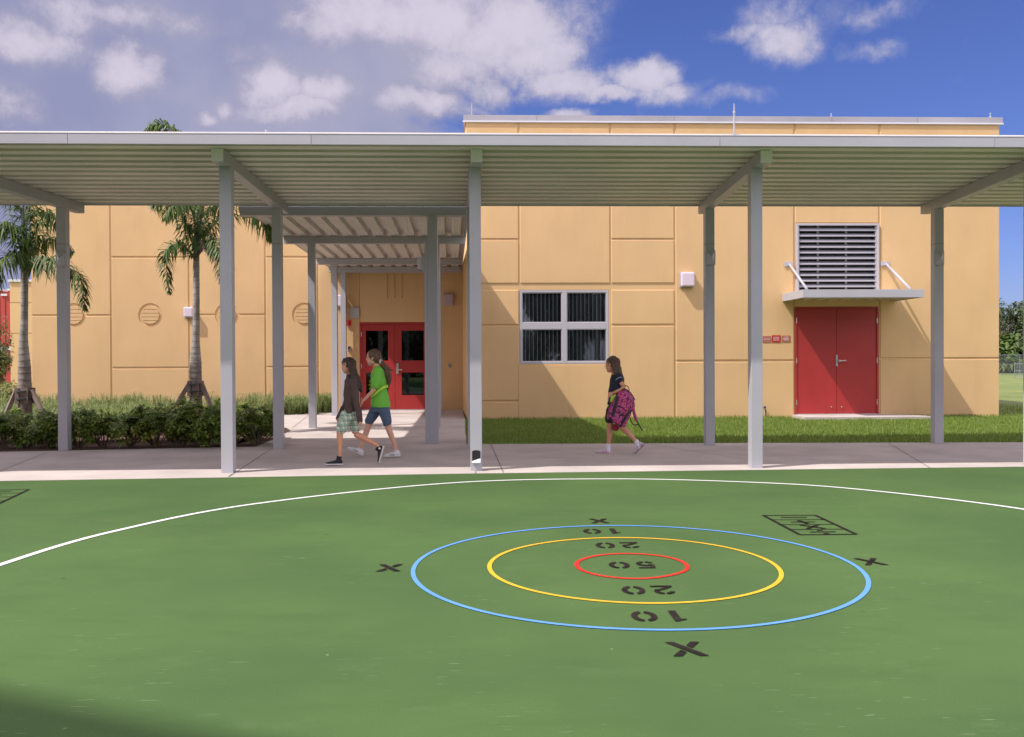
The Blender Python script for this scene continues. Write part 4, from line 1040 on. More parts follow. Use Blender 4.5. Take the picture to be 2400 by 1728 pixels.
palm(57, 16.5, [(60, 1012, 16), (58, 920, 14.5), (57, 860, 13.5), (55, 800, 9.5), (57, 740, 7.8), (57, 620, 8)],
     [((57, 632, 0, 90, 615, -.2, 130, 610, -.5, 185, 650, -.7, 200, 730, -.8), 85, .30, 1.1, 1.0),
      ((57, 620, 0, 75, 560, 0, 110, 500, -.1, 150, 530, -.2), 70, .38, 1, 1.0),
      ((57, 620, 0, 40, 560, -.2, 10, 530, -.4, -40, 560, -.6), 70, .38, 1, 1.0),
      ((57, 630, 0, 35, 600, -.3, 5, 610, -.6, -25, 700, -.7), 64, .32, 1.1, 1),
      ((57, 610, 0, 65, 500, .2, 90, 430, .3, 140, 410, .3), 64, .4, 1, .9),
      ((57, 610, 0, 50, 500, .2, 20, 450, .3, -40, 450, .4), 60, .4, 1, .9),
      ((57, 610, 0, 55, 480, -.3, 60, 400, -.6, 70, 390, -.9), 50, .4, 1, .9),
      ((57, 620, 0, 80, 580, .3, 120, 560, .7, 170, 590, .9), 50, .34, 1, 1.0)],
     'young palm with a swollen ringed trunk near the left edge of the photo',
     dict(shaft=((57, 560), (58, 480)), collar=(58, 925, 17), label='wooden brace frame around the trunk of the leftmost palm',
          legs=[((38, 915), (-2, 1010), -.3), ((74, 915), (117, 1000), -.2), ((50, 925), (36, 1000), .5)]))

# broadleaf trees
def tree(x, y, h, r, label, name='broadleaf_tree', ml=TREE, nl=2600, ls=.28, trunk=.35, group='trees beyond the field', low=.18):
    t = thing(name, (x, y, 0), label, 'tree', group)
    g = MB(); w = MB()
    w.tube([(x, y, -.05), (x+.1*r, y, h*.3), (x, y+.1*r, h*.62)], [h*.035, h*.025, h*.012], 8)
    lobes = []
    for k in range(11):
        a = rnd(0, 6.28); q = Vector((math.cos(a)*r*rnd(.15, .7), math.sin(a)*r*rnd(.15, .7), h*rnd(low+.15, .82))); lobes.append((q, rnd(.28, .45)*r)); 
        w.tube([(x, y, h*rnd(.2, .45)), (x+q.x*.55, y+q.y*.55, q.z*.85), (x+q.x, y+q.y, q.z)], [h*.014, h*.009, h*.004], 5)
    w.build('trunk', BARK, t)
    for k in range(nl):
        q, s = random.choice(lobes); d = rdir(); p = Vector((x, y, 0))+q+Vector((d.x*s, d.y*s, d.z*s*.8))*rnd(.6, 1.08)
        leaf(g, p, d+rdir()*.8+Vector((0, 0, -.2)), ls*rnd(.7, 1.3), ls*.28, .3)
    g.build('crown', ml, t, fixn=False)
    return t
def Xf(px, y): return xAt(px, y, 2)
for px, y, h, r, ls, lab in ((2356, 84, 7.6, 3.4, .4, 'dark tree just right of the right wing corner'), (2392, 88, 6.9, 3.2, .4, 'dark rounded tree beyond the fence, second from the wall'), (2440, 84, 7.4, 3.6, .4, 'dark tree at the right edge of the photo beyond the fence'),
                              (2320, 90, 7.4, 4, .4, 'dark tree mostly hidden behind the right wing corner'), (2500, 88, 8, 4, .4, 'dark tree outside the right edge')):
    tree(Xf(px, y), y, h, r, lab, ls=ls, nl=3000, low=-.05)
tree(Xf(2385, 78), 78, 3.2, 1.8, 'low yellow-green bush behind the chain-link fence', name='bush', ml=TREE2, nl=1500, ls=.22, low=-.1)
tree(Xf(2350, 77), 77, 4.2, 2.2, 'mid green drooping palm-like tree behind the fence', ml=PALM, nl=1800, ls=.7, low=-.1)
tree(Xf(2420, 77), 77, 3.8, 2.2, 'mid green bush behind the fence by the right edge', name='bush', nl=1500, ls=.3, low=-.1)
# chain-link fences
FENCEG = mat('fence_grey', (.17, .18, .19), .6)
def fence(pts, h, label, seg=2.6):
    a = pts[0]; t = thing('chain_link_fence', (a[0], a[1], 0), label, 'fence', 'chain-link fences on the field')
    m = chain
    for (x0, y0), (x1, y1) in zip(pts[:-1], pts[1:]):
        n = max(1, int(math.hypot(x1-x0, y1-y0)/seg))
        for i in range(n+1):
            x = x0+(x1-x0)*i/n; y = y0+(y1-y0)*i/n; q = MB(); q.tube([(x, y, -.03), (x, y, h+.05)], .022, 6); q.build('fence_post', FENCEG, t)
        q = MB(); q.tube([(x0, y0, h), (x1, y1, h)], .025, 6); q.tube([(x0, y0, h*.5), (x1, y1, h*.5)], .018, 6); q.tube([(x0, y0, .05), (x1, y1, .05)], .018, 6); q.build('fence_rail', FENCEG, t)
        q = MB(); q.add([(x0, y0, .03), (x1, y1, .03), (x1, y1, h), (x0, y0, h)], [(0, 1, 2, 3)]); q.build('wire_mesh', m, t)
def chain_mat():
    m, nt, b = newmat('chain_link'); N = nt.nodes; L = nt.links
    b.inputs['Base Color'].default_value = (.2, .22, .22, 1); b.inputs['Metallic'].default_value = .3; b.inputs['Roughness'].default_value = .5
    tc = N.new('ShaderNodeTexCoord'); sp = N.new('ShaderNodeSeparateXYZ'); L.new(tc.outputs['Object'], sp.inputs[0])
    hs = []
    for s in (1, -1):
        ad = N.new('ShaderNodeMath'); ad.operation = 'MULTIPLY_ADD'; ad.inputs[1].default_value = s; L.new(sp.outputs[2], ad.inputs[0])
        xy = N.new('ShaderNodeMath'); xy.operation = 'ADD'; L.new(sp.outputs[0], xy.inputs[0]); L.new(sp.outputs[1], xy.inputs[1]); L.new(xy.outputs[0], ad.inputs[2])
        pp = N.new('ShaderNodeMath'); pp.operation = 'PINGPONG'; pp.inputs[1].default_value = .04; L.new(ad.outputs[0], pp.inputs[0])
        lt = N.new('ShaderNodeMath'); lt.operation = 'LESS_THAN'; lt.inputs[1].default_value = .005; L.new(pp.outputs[0], lt.inputs[0]); hs.append(lt)
    mx = N.new('ShaderNodeMath'); mx.operation = 'MAXIMUM'; L.new(hs[0].outputs[0], mx.inputs[0]); L.new(hs[1].outputs[0], mx.inputs[1])
    tr = N.new('ShaderNodeBsdfTransparent'); ms = N.new('ShaderNodeMixShader'); L.new(mx.outputs[0], ms.inputs[0]); L.new(tr.outputs[0], ms.inputs[1]); L.new(b.outputs[0], ms.inputs[2]); L.new(ms.outputs[0], N['Material Output'].inputs[0])
    return m
chain = chain_mat()
fence([(Xf(2300, 68), 68), (Xf(2480, 68), 68)], 1.5, 'grey chain-link fence with two rails across the field, further one')
fence([(Xf(2378, 56), 56), (Xf(2520, 54), 54)], .95, 'lower grey chain-link fence, nearer one at the right edge')

# distant school blocks on the left
def Xl(px, y): return xAt(px, y, 3)
far = thing('far_school_block', (Xl(48, 46), 46, 0), 'distant yellow stucco block with white coping behind the left palm', 'building')
yy = 46; q = MB(); x0, x1 = onY(24, 780, yy).x, onY(160, 780, yy).x; zt1 = onY(48, 661, yy).z; q.box(x0, x1, yy, yy+10, -.1, zt1); b1 = q.build('wall', STUCCO, far)
q = MB(); q.box(x0-.06, x1, yy-.08, yy+10.05, zt1+.002, zt1+.12); q.build('roof_coping', WHITE, far)
q = MB()
for py in (709, 781): z = onY(48, py, yy).z; q.box(x0, x1, yy-.006, yy-.002, z-.02, z+.02)
q.build('wall_joints', mat('joint_tan', (.40, .22, .09), .9), b1)
yy = 60; rb_ = thing('red_school_block', (Xl(0, yy), yy, 0), 'distant red metal-clad building with white bands at the left edge', 'building')
x0, x1 = onY(-300, 780, yy).x, onY(30, 780, yy).x; zt2 = onY(10, 682, yy).z; zn = onY(10, 694, yy).z; xn0, xn1 = onY(3, 690, yy).x, onY(18, 690, yy).x; zb_ = onY(10, 818, yy).z
q = MB(); q.box(x0, xn0, yy, yy+8, zb_, zt2); q.box(xn0, xn1, yy, yy+8, zb_, zn); q.box(xn1, x1, yy, yy+8, zb_, zt2); q.box(x0, x1, yy, yy+8, -.1, zb_-.002)
x = x0
while x < x1: q.box(x, x+.04, yy-.04, yy-.001, zb_, zn-.1); x += .35
q.build('wall', REDWALL, rb_)
q = MB(); q.box(x0, xn0, yy-.1, yy+8, zt2+.002, zt2+.14); q.box(xn0+.01, xn1-.01, yy-.1, yy+8, zn+.002, zn+.14); q.box(xn1, x1, yy-.1, yy+8, zt2+.002, zt2+.14); q.box(x0, x1, yy-.12, yy-.045, zb_-.08, zb_+.16); q.build('white_trim', WHITE, rb_)
q = MB()
for px in (-8, 8): xx = onY(px, 880, yy).x; q.box(xx-.2, xx+.2, yy-.02, yy-.002, .9, 2.2)
q.build('window', DARK, rb_)
tree(xAt(-2, 30, 1), 30, 2.5, .62, 'small light green tree before the red building at the left edge', name='small_tree', ml=TREE2, nl=1900, ls=.10, group='garden shrubs by the far blocks', low=.1)
tree(xAt(-75, 30, 1), 31, 3.3, 1.0, 'small tree cut off by the left edge of the photo', name='small_tree', ml=TREE2, nl=1900, ls=.11, group='garden shrubs by the far blocks', low=.1)
for px, y, h in ((10, 27, .75), (36, 28, .62), (60, 27.5, .6), (-30, 27, .7)):
    shrub(xAt(px, y, .4), y, .8, h, 'yellow-green low hedge plant far behind the left palm, '+{10: 'left of its trunk', 36: 'close left of its trunk', 60: 'hidden by its trunk', -30: 'at the edge of the photo'}[px], ml=TREE2, yellow=.3, nwh=170)

# what stands behind the camera: an added block shaped to shade the corner of the court, and trees the windows mirror
sb = thing('shadow_block', (-9, -7, 0), 'added unseen stucco block behind the camera that casts the shadow on the court corner', 'building')
Hs = 16; S1, S2 = onZ(-60, 1600), onZ(600, 1738); sh = Vector((-.66, -.30, 0))*Hs
c1 = Vector((S1.x, S1.y, 0))+sh; c2 = Vector((S2.x, S2.y, 0))+sh; dr = (c2-c1).normalized(); nr = Vector((dr.y, -dr.x, 0))
if nr.y > 0: nr = -nr
e0 = c1-dr*9; e1 = c2+dr*1.2
q = MB(); q.prism([(e0.x, e0.y), (e1.x, e1.y), ((e1+nr*8).x, (e1+nr*8).y), ((e0+nr*8).x, (e0+nr*8).y)], -.1, Hs); q.build('wall', STUCCO, sb)
for i, (x, y, h, r) in enumerate(((-14, -27, 10, 5), (-8, -29, 10, 5), (-3, -24, 9, 4.5), (4, -22, 10, 5), (11, -25, 11, 5), (17, -21, 9, 4.5), (23, -26, 11, 5), (30, -24, 10, 5))):
    tree(x, y, h, r, ('first', 'second', 'third', 'fourth', 'fifth', 'sixth', 'seventh', 'last')[i]+' dark tree in the row behind the camera', nl=4500, ls=.55, low=-.1, group='trees behind the camera')

# ------------------------------------------------------------------ people
SKIN = mat('skin', (.58, .28, .17), .55, nscale=12, namt=.05); SKIN2 = mat('skin_fair', (.66, .36, .25), .55, nscale=12, namt=.05)
def hairmat(name, c, c2):
    return mat(name, c, .45, nscale=30, namt=.3, c2=c2, stretch=(6, 6, .5), bump=.8, bscale=60)
HAIRD = hairmat('hair_dark', (.06, .033, .022), (.02, .011, .008)); HAIRB = hairmat('hair_brown', (.14, .078, .04), (.055, .028, .014)); HAIRM = hairmat('hair_mid', (.11, .055, .03), (.04, .018, .011))
EYEW = mat('eye_white', (.6, .58, .55), .3); EYED = mat('eye_dark', (.02, .012, .01), .2); LIP = mat('lips', (.35, .10, .08), .5)
class Fig:
    def __init__(s, ox, oy, sc, y): s.ox, s.oy, s.sc, s.y = ox, oy, sc, y
    def p(s, zx, zy, dy=0): return onY(s.ox+zx/s.sc, s.oy+zy/s.sc, s.y+dy)
    def limb(s, mb, pts, n=12):
        P = [s.p(a[0], a[1], a[2]) for a in pts]; C = catmull(P, 5); rr = [a[3] for a in pts]; m = len(C); RR = []
        for i in range(m): f = i/(m-1)*(len(rr)-1); j = min(int(f), len(rr)-2); RR.append(rr[j]+(rr[j+1]-rr[j])*(f-j))
        mb.tube(C, RR, n); mb.sphere(C[0], RR[0], n, 7); mb.sphere(C[-1], RR[-1], n, 7)
    def rings(s, mb, rows, n=20, cy=0, sq=1.0):
        # rows: (zy, zx_front, zx_back, half_width_m, dy[, tilt]) stacked rings
        out = []
        for row in rows:
            zy, xf, xb, b = row[:4]; dy = row[4] if len(row) > 4 else 0; tl = row[5] if len(row) > 5 else 0
            c = s.p((xf+xb)/2, zy, cy+dy); a = abs(s.p(xb, zy).x-s.p(xf, zy).x)/2
            g = []
            for k in range(n):
                t = 2*math.pi*k/n; ct, st = math.cos(t), math.sin(t)
                ct = math.copysign(abs(ct)**sq, ct); st = math.copysign(abs(st)**sq, st)
                g.append((c.x+a*ct, c.y+b*st, c.z+tl*a*ct))
            out.append(g)
        mb.loft(out)
    def head(s, mb, zx, ztop, zchin, dy, yaw, person, skin):
        top = s.p(zx, ztop, dy); ch = s.p(zx, zchin, dy); H = top.z-ch.z; c = s.p(zx, (ztop+zchin)/2, dy)
        M = Matrix.Rotation(yaw, 3, 'Z')   # faces -x when yaw 0
        def L(a, b, d): return Vector((c.x, c.y, c.z)) + M @ Vector((a*H, b*H, d*H))
        mb.sphere(L(.02, 0, .10), (.41*H, .35*H, .40*H)); mb.sphere(L(-.10, 0, -.14), (.28*H, .27*H, .30*H)); mb.sphere(L(-.20, 0, -.34), (.13*H, .14*H, .13*H))
        mb.sphere(L(.04, 0, -.10), (.30*H, .29*H, .30*H))
        mb.tube([L(-.34, 0, .06), L(-.385, 0, -.03), L(-.40, 0, -.09), L(-.35, 0, -.12)], [.03*H, .04*H, .05*H, .045*H], 10)
        for sd in (-1, 1):
            mb.sphere(L(.03, sd*.335, -.03), (.06*H, .03*H, .09*H), 10, 6)
            e = MB(); e.sphere(L(-.318, sd*.135, .0), (.036*H, .045*H, .024*H), 10, 6); ew = e.build('eye', EYEW, person, smooth=True)
            e = MB(); e.sphere(L(-.345, sd*.137, .0), (.014*H, .024*H, .022*H), 8, 5); e.build('iris', EYED, ew, smooth=True)
            e = MB(); e.tube([L(-.345, sd*.07, .075), L(-.345, sd*.14, .09), L(-.30, sd*.21, .07)], [.008*H, .012*H, .006*H], 6); e.build('eyebrow', HAIRD, person)
        e = MB(); e.tube([L(-.335, -.08, -.235), L(-.362, 0, -.225), L(-.335, .08, -.235)], [.012*H, .026*H, .012*H], 8); e.build('lips', LIP, person, smooth=True)
        return L, H
    def hand(s, mb, wrist, kn, dy, curl=.5, thumb=(-1, 0), r=.0072, spread=(0, 1, 0)):
        # palm from wrist to knuckles, four fingers carried on and bent, thumb off the side
        W = s.p(*wrist, dy); K = s.p(*kn, dy); d = (K-W); L = d.length; d.normalize(); sp = Vector(spread).normalized(); n = d.cross(sp).normalized()
        mb.tube([W, W+d*L*.5, K], [(.024, .016), (.033, .014), (.034, .012)], 12, up=n)
        bend = Vector((thumb[0], 0, thumb[1])).normalized()
        for i, (o, fl) in enumerate(((-.026, .052), (-.009, .060), (.009, .056), (.025, .044))):
            a = K+sp*o-d*.004; b = a+(d+bend*curl*.5).normalized()*fl*.5; c = b+(d*.7+bend*curl*1.3).normalized()*fl*.4; e = c+(d*.3+bend*curl*1.8).normalized()*fl*.3
            mb.tube([a, b, c, e], [r*1.08, r, r*.92, r*.75], 8); mb.sphere(e, r*.75, 8, 5)
        a = W+d*L*.35-sp*.024; b = a+(d*.7+bend*.5-sp*.5).normalized()*.03; c = b+(d+bend*.6).normalized()*.024
        mb.tube([a, b, c], [r*1.3, r*1.15, r*.85], 8); mb.sphere(c, r*.85, 8, 5)
def cloth(name, m, parent, mb, vox=.008, smooth=2, disp=(.006, (14, 14, 9))):
    return remesh(mb.build(name, m, parent, smooth=True), vox, smooth, disp)

def shoe(F, person, heel, toe, dy, hgt, m, solem, w=.036, name='shoe', ankle=None, ar=.036, tone=None):
    # heel / toe: sole corner pixels; sole line runs heel->toe
    A = F.p(*heel, dy); B = F.p(*toe, dy); u = (B-A).normalized(); L = (B-A).length; n = Vector((-u.z, 0, u.x)); 
    if n.z < 0 and abs(u.x) > .3: n = -n
    if ankle is not None:
        an = F.p(*ankle, dy)
        if (an-A).dot(n) < 0: n = -n
    v = Vector((0, 1, 0))
    def ringz(f, w_, h0, h1, k=14):
        c = A+u*L*f; out = []
        for i in range(k):
            t = 2*math.pi*i/k; a, b = math.cos(t), math.sin(t)
            a = math.copysign(abs(a)**.75, a); b = math.copysign(abs(b)**.75, b)
            out.append(c+v*w_*a+n*((h0+h1)/2+(h1-h0)/2*b))
        return out
    q = MB()
    q.loft([ringz(.02, w*.55, .018, hgt*.75), ringz(.08, w*.85, .014, hgt), ringz(.25, w*.9, .012, hgt*1.02), ringz(.42, w*.95, .012, hgt*.92), ringz(.6, w*1.06, .012, hgt*.74), ringz(.78, w*1.1, .012, hgt*.60), ringz(.92, w*.9, .012, hgt*.50), ringz(.985, w*.5, .014, hgt*.34)])
    if ankle is not None: q.tube([A+u*L*.25+n*hgt*.5, A+u*L*.24+n*hgt, F.p(*ankle, dy)], [ar*1.0, ar, ar*.98], 14)
    sh = cloth(name, m, person, q, .005, 3, None)
    q = MB(); q.loft([[p for p in ringz(f, w_, 0, .022)] for f, w_ in ((-.005, w*.6), (.06, w*.98), (.3, w*.95), (.5, w*.98), (.7, w*1.18), (.88, w*1.05), (1.0, w*.55))]); so = q.build('sole', solem, sh, smooth=True)
    return sh, A, u, n, L, v
def stripes(sh, m, A, u, n, v, L, hgt, w, fs, name='side_stripe', side=-1):
    for f in fs:
        q = MB(); c0 = A+u*L*f+v*side*w*1.02; q.tube([c0+n*.02, c0+u*.012+n*hgt*.62-v*side*.006], .0045, 6); q.build(name, m, sh)
def laces(sh, m, A, u, n, v, L, hgt, w):
    q = MB()
    for f in (.42, .5, .58, .66):
        h = hgt*(1.0-.9*(f-.3)); c = A+u*L*f+n*(h*.98+.001); q.tube([c-v*w*.5, c+n*.003, c+v*w*.5], .0035, 5)
    q.build('laces', m, sh)
CANVAS = mat('canvas_black', (.018, .017, .022), .8); RUB = mat('rubber_white', (.62, .60, .58), .6); LEATH = mat('white_leather', (.62, .62, .64), .5); NAVY = mat('navy_cloth', (.012, .016, .035), .85)
LACE = mat('lace_lilac', (.45, .38, .48), .8)

# --- girl in brown sweatshirt
F1 = Fig(740, 790, 5.104, 11.78)
def Rt(o, F, x, z): return thing('person', (F.p(x, z).x, F.y, 0), *o)
g1 = Rt(('girl in dark brown sweatshirt, green plaid shorts and black high-tops, walking left', 'person'), F1, 420, 900)
b = MB(); L1, H1 = F1.head(b, 388, 252, 446, 0, R(32), g1, SKIN)
b.tube([F1.p(402, 400, 0), F1.p(415, 480, 0)], [.036, .042], 14)
F1.rings(b, [(470, 385, 455, .07), (520, 365, 490, .12), (620, 355, 495, .115), (760, 365, 490, .10), (860, 370, 475, .09), (930, 375, 475, .09), (960, 380, 470, .08)])
F1.limb(b, [(385, 930, -.05, .060), (325, 1050, -.05, .054), (292, 1120, -.05, .043), (288, 1200, -.05, .041), (290, 1300, -.05, .030), (287, 1420, -.05, .024), (275, 1480, -.05, .026)])
F1.limb(b, [(455, 940, .06, .066), (470, 1060, .06, .054), (485, 1160, .06, .043), (570, 1205, .06, .043), (660, 1255, .06, .031), (735, 1300, .06, .024), (765, 1350, .06, .024)])
# near arm (left) hanging back, far arm swinging forward
F1.limb(b, [(440, 520, -.12, .036), (470, 660, -.15, .031), (488, 790, -.16, .027), (520, 930, -.15, .022), (532, 1005, -.14, .018)])
F1.hand(b, (530, 1000), (543, 1042), -.14, .5, (-1, .1))
F1.limb(b, [(410, 520, .13, .036), (385, 680, .16, .031), (365, 800, .16, .027), (305, 900, .14, .022), (280, 955, .13, .018)])
F1.hand(b, (278, 952), (262, 988), .13, .55, (1, -.3))
body = remesh(b.build('body', SKIN, g1, smooth=True), .0042, 2)
c = MB(); F1.rings(c, [(448, 378, 432, .052), (480, 368, 462, .095), (520, 348, 500, .142), (600, 335, 515, .145), (700, 333, 512, .14), (790, 340, 505, .13), (860, 345, 500, .13), (912, 335, 492, .135)])
F1.limb(c, [(446, 520, -.12, .052), (468, 640, -.152, .047), (486, 780, -.162, .044), (512, 900, -.152, .041), (532, 1005, -.14, .041)])
F1.limb(c, [(400, 520, .12, .052), (385, 680, .16, .046), (362, 800, .16, .043), (305, 905, .14, .038), (270, 968, .13, .040)])
BROWN = mat('brown_fleece', (.085, .052, .050), .95, nscale=25, namt=.1, bump=.3, bscale=90)
sw = cloth('sweatshirt', BROWN, g1, c, .009, 3, (.012, (16, 16, 8)))
GRAPH = mat('print_rose', (.35, .13, .13), .8)
for i, (zx, zy, w_, h_) in enumerate(((346, 545, .010, .03), (343, 590, .012, .022), (352, 630, .022, .018), (345, 608, .014, .01))):
    p = F1.p(zx, zy, -.085+.012*i); q = MB(); q.sphere((p.x+.002, p.y, p.z), (.006, .03, h_), 10, 6); q.build('chest_print', GRAPH, sw)
def plaid():
    m, nt, b = newmat('plaid'); N = nt.nodes; L = nt.links; tc = N.new('ShaderNodeTexCoord'); sp = N.new('ShaderNodeSeparateXYZ'); L.new(tc.outputs['Object'], sp.inputs[0])
    base = None
    def band(sock, per, wd, off=0):
        a = N.new('ShaderNodeMath'); a.operation = 'ADD'; a.inputs[1].default_value = 5+off; L.new(sock, a.inputs[0])
        p = N.new('ShaderNodeMath'); p.operation = 'PINGPONG'; p.inputs[1].default_value = per/2; L.new(a.outputs[0], p.inputs[0])
        l = N.new('ShaderNodeMath'); l.operation = 'LESS_THAN'; l.inputs[1].default_value = wd/2; L.new(p.outputs[0], l.inputs[0]); return l.outputs[0]
    sk = N.new('ShaderNodeMath'); sk.operation = 'MULTIPLY_ADD'; sk.inputs[1].default_value = .35; L.new(sp.outputs[2], sk.inputs[0]); 
    xy = N.new('ShaderNodeMath'); xy.operation = 'ADD'; L.new(sp.outputs[0], xy.inputs[0]); L.new(sp.outputs[1], xy.inputs[1]); L.new(xy.outputs[0], sk.inputs[2])
    cur = (.55, .60, .52)
    def lay(cur, f, c, amt):
        mu = N.new('ShaderNodeMath'); mu.operation = 'MULTIPLY'; mu.inputs[1].default_value = amt; L.new(f, mu.inputs[0])
        x = N.new('ShaderNodeMix'); x.data_type = 'RGBA'; L.new(mu.outputs[0], x.inputs[0]); x.inputs[7].default_value = (*c, 1)
        if isinstance(cur, tuple): x.inputs[6].default_value = (*cur, 1)
        else: L.new(cur, x.inputs[6])
        return x.outputs[2]
    for s, o in ((sk.outputs[0], 0), (sp.outputs[2], .01)):
        cur = lay(cur, band(s, .066, .024, o), (.20, .34, .24), .6); cur = lay(cur, band(s, .066, .008, o+.02), (.04, .07, .10), .8)
    L.new(cur, b.inputs['Base Color']); b.inputs['Roughness'].default_value = .9; return m
c = MB(); F1.rings(c, [(885, 345, 495, .13), (940, 335, 500, .135), (990, 330, 500, .132)])
F1.limb(c, [(372, 940, -.05, .086), (335, 1030, -.055, .078), (308, 1098, -.055, .072)]); F1.limb(c, [(455, 950, .055, .086), (466, 1030, .06, .076), (474, 1088, .06, .068)])
cloth('plaid_shorts', plaid(), g1, c, .008, 2, (.006, (18, 18, 8)))
sh = shoe(F1, g1, (325, 1532), (112, 1532), -.05, .07, CANVAS, RUB, .036, ankle=(283, 1425), ar=.034); laces(sh[0], LACE, sh[1], sh[2], sh[3], sh[5], sh[4], .072, .036)
q = MB(); q.sphere(F1.p(140, 1515, -.05), (.026, .034, .018)); q.build('toe_cap', RUB, sh[0], smooth=True)
q = MB(); q.tube([F1.p(235, 1440, -.06), F1.p(210, 1400, -.07), F1.p(240, 1420, -.08)], .003, 5); q.build('lace_loop', LACE, sh[0])
sh = shoe(F1, g1, (822, 1308), (765, 1512), .06, .07, CANVAS, RUB, .036, ankle=(728, 1322), ar=.034); laces(sh[0], LACE, sh[1], sh[2], sh[3], sh[5], sh[4], .072, .036)
q = MB(); q.sphere(F1.p(757, 1492, .06), (.018, .034, .026)); q.build('toe_cap', RUB, sh[0], smooth=True)
q = MB(); q.tube([F1.p(763, 1332, .018), F1.p(763, 1332, .012)], .013, 14); q.build('ankle_patch', RUB, sh[0])
# hair
c = MB(); c.sphere(L1(.06, 0, .13), (.45*H1, .40*H1, .42*H1)); c.sphere(L1(.20, 0, -.05), (.30*H1, .38*H1, .45*H1))
for dy, r_ in ((-.05, .042), (.02, .05), (.07, .042)):
    F1.limb(c, [(430, 330, dy, r_), (455, 440, dy*1.2, r_*1.05), (500, 540, dy*1.3, r_), (525, 610, dy*1.2, r_*.9), (545, 645, dy, r_*.45)])
F1.limb(c, [(375, 265, -.055, .022), (402, 330, -.09, .026), (428, 420, -.105, .030), (465, 530, -.12, .034), (505, 620, -.10, .024)])
F1.limb(c, [(345, 270, -.02, .018), (322, 300, -.0, .012), (318, 330, .03, .008)])
h = cloth('hair', HAIRD, g1, c, .007, 2, (.012, (70, 70, 9)))

# --- girl in green T-shirt
F2 = Fig(740, 790, 5.104, 12.65)
g2 = Rt(('girl in bright green T-shirt, denim shorts and white trainers, beside the girl in brown', 'person'), F2, 770, 900)
b = MB(); L2, H2 = F2.head(b, 686, 152, 352, 0, R(-4), g2, SKIN2)
b.tube([F2.p(712, 300, 0), F2.p(745, 390, 0)], [.038, .044], 14)
F2.rings(b, [(375, 705, 785, .07), (420, 680, 820, .12), (520, 665, 830, .115), (660, 675, 830, .10), (780, 670, 860, .12), (850, 690, 845, .10), (890, 700, 840, .09)])
F2.limb(b, [(740, 875, .05, .062), (672, 965, .055, .054), (632, 1050, .055, .044), (600, 1150, .055, .042), (565, 1250, .055, .030), (535, 1340, .055, .025), (530, 1390, .055, .027)])
F2.limb(b, [(815, 870, -.05, .068), (845, 980, -.055, .056), (868, 1080, -.055, .044), (895, 1160, -.055, .041), (935, 1260, -.055, .030), (958, 1335, -.055, .025), (965, 1380, -.055, .027)])
F2.limb(b, [(740, 430, -.13, .037), (722, 530, -.165, .033), (705, 615, -.175, .029), (640, 690, -.17, .024), (575, 755, -.165, .019)])
F2.hand(b, (578, 752), (548, 785), -.165, .4, (1, -.6))
F2.limb(b, [(735, 430, .13, .037), (770, 560, .17, .03), (760, 680, .17, .027), (700, 760, .16, .02)])
F2.hand(b, (702, 758), (680, 790), .16, .4, (1, -.6))
remesh(b.build('body', SKIN2, g2, smooth=True), .0042, 2)
GREEN = mat('green_jersey', (.17, .52, .06), .85, nscale=8, namt=.05, bump=.3, bscale=40)
c = MB(); F2.rings(c, [(345, 700, 768, .055), (375, 690, 800, .10), (415, 668, 828, .15), (520, 650, 845, .152), (620, 650, 850, .146), (700, 662, 872, .148), (780, 658, 892, .158), (838, 662, 898, .160, 0, -.06)])
F2.limb(c, [(752, 415, -.125, .060), (735, 500, -.155, .060), (715, 575, -.17, .062)]); F2.limb(c, [(745, 415, .125, .060), (762, 500, .155, .060), (772, 575, .17, .062)])
ts = cloth('t_shirt', GREEN, g2, c, .009, 3, (.012, (12, 12, 8)))
SASH = mat('sash_lime', (.42, .72, .05), .7)
pts = [F2.p(668, 718, -.10), F2.p(700, 690, -.158), F2.p(755, 640, -.168), F2.p(815, 602, -.158), F2.p(856, 590, -.09), F2.p(862, 590, 0)]
q = MB(); q.tube(catmull(pts, 5), [(.004, .021)]*(5*5+1), 8, up=(0, .2, 1)); q.build('waist_sash', SASH, g2, smooth=True)
PR = mat('print_yellow', (.70, .65, .02), .8)
for i, (zx, zy) in enumerate(((655, 470), (646, 530), (642, 575), (645, 620))):
    p = F2.p(zx, zy, -.05); q = MB(); q.sphere((p.x+.001, p.y, p.z), (.005, .05, .016), 10, 6); q.build('chest_print', PR if i else RUB, ts)
DENIM = mat('denim', (.085, .125, .20), .9, nscale=30, namt=.12, bump=.3, bscale=120)
c = MB(); F2.rings(c, [(810, 668, 885, .145), (860, 668, 880, .14), (900, 680, 870, .13)])
F2.limb(c, [(722, 870, .052, .088), (680, 940, .056, .074), (642, 1002, .056, .066)]); F2.limb(c, [(812, 880, -.052, .088), (838, 960, -.056, .074), (853, 1022, -.056, .066)])
cloth('denim_shorts', DENIM, g2, c, .008, 2, (.005, (18, 18, 8)))
sh = shoe(F2, g2, (562, 1424), (372, 1335), .055, .074, LEATH, RUB, .036, ankle=(518, 1338), ar=.034); laces(sh[0], RUB, sh[1], sh[2], sh[3], sh[5], sh[4], .072, .036); stripes(sh[0], CANVAS, sh[1], sh[2], sh[3], sh[5], sh[4], .072, .037, (.38, .48, .58))
sh = shoe(F2, g2, (1018, 1428), (812, 1438), -.055, .074, LEATH, RUB, .036, ankle=(965, 1352), ar=.034); laces(sh[0], RUB, sh[1], sh[2], sh[3], sh[5], sh[4], .072, .036); stripes(sh[0], CANVAS, sh[1], sh[2], sh[3], sh[5], sh[4], .072, .037, (.38, .48, .58))
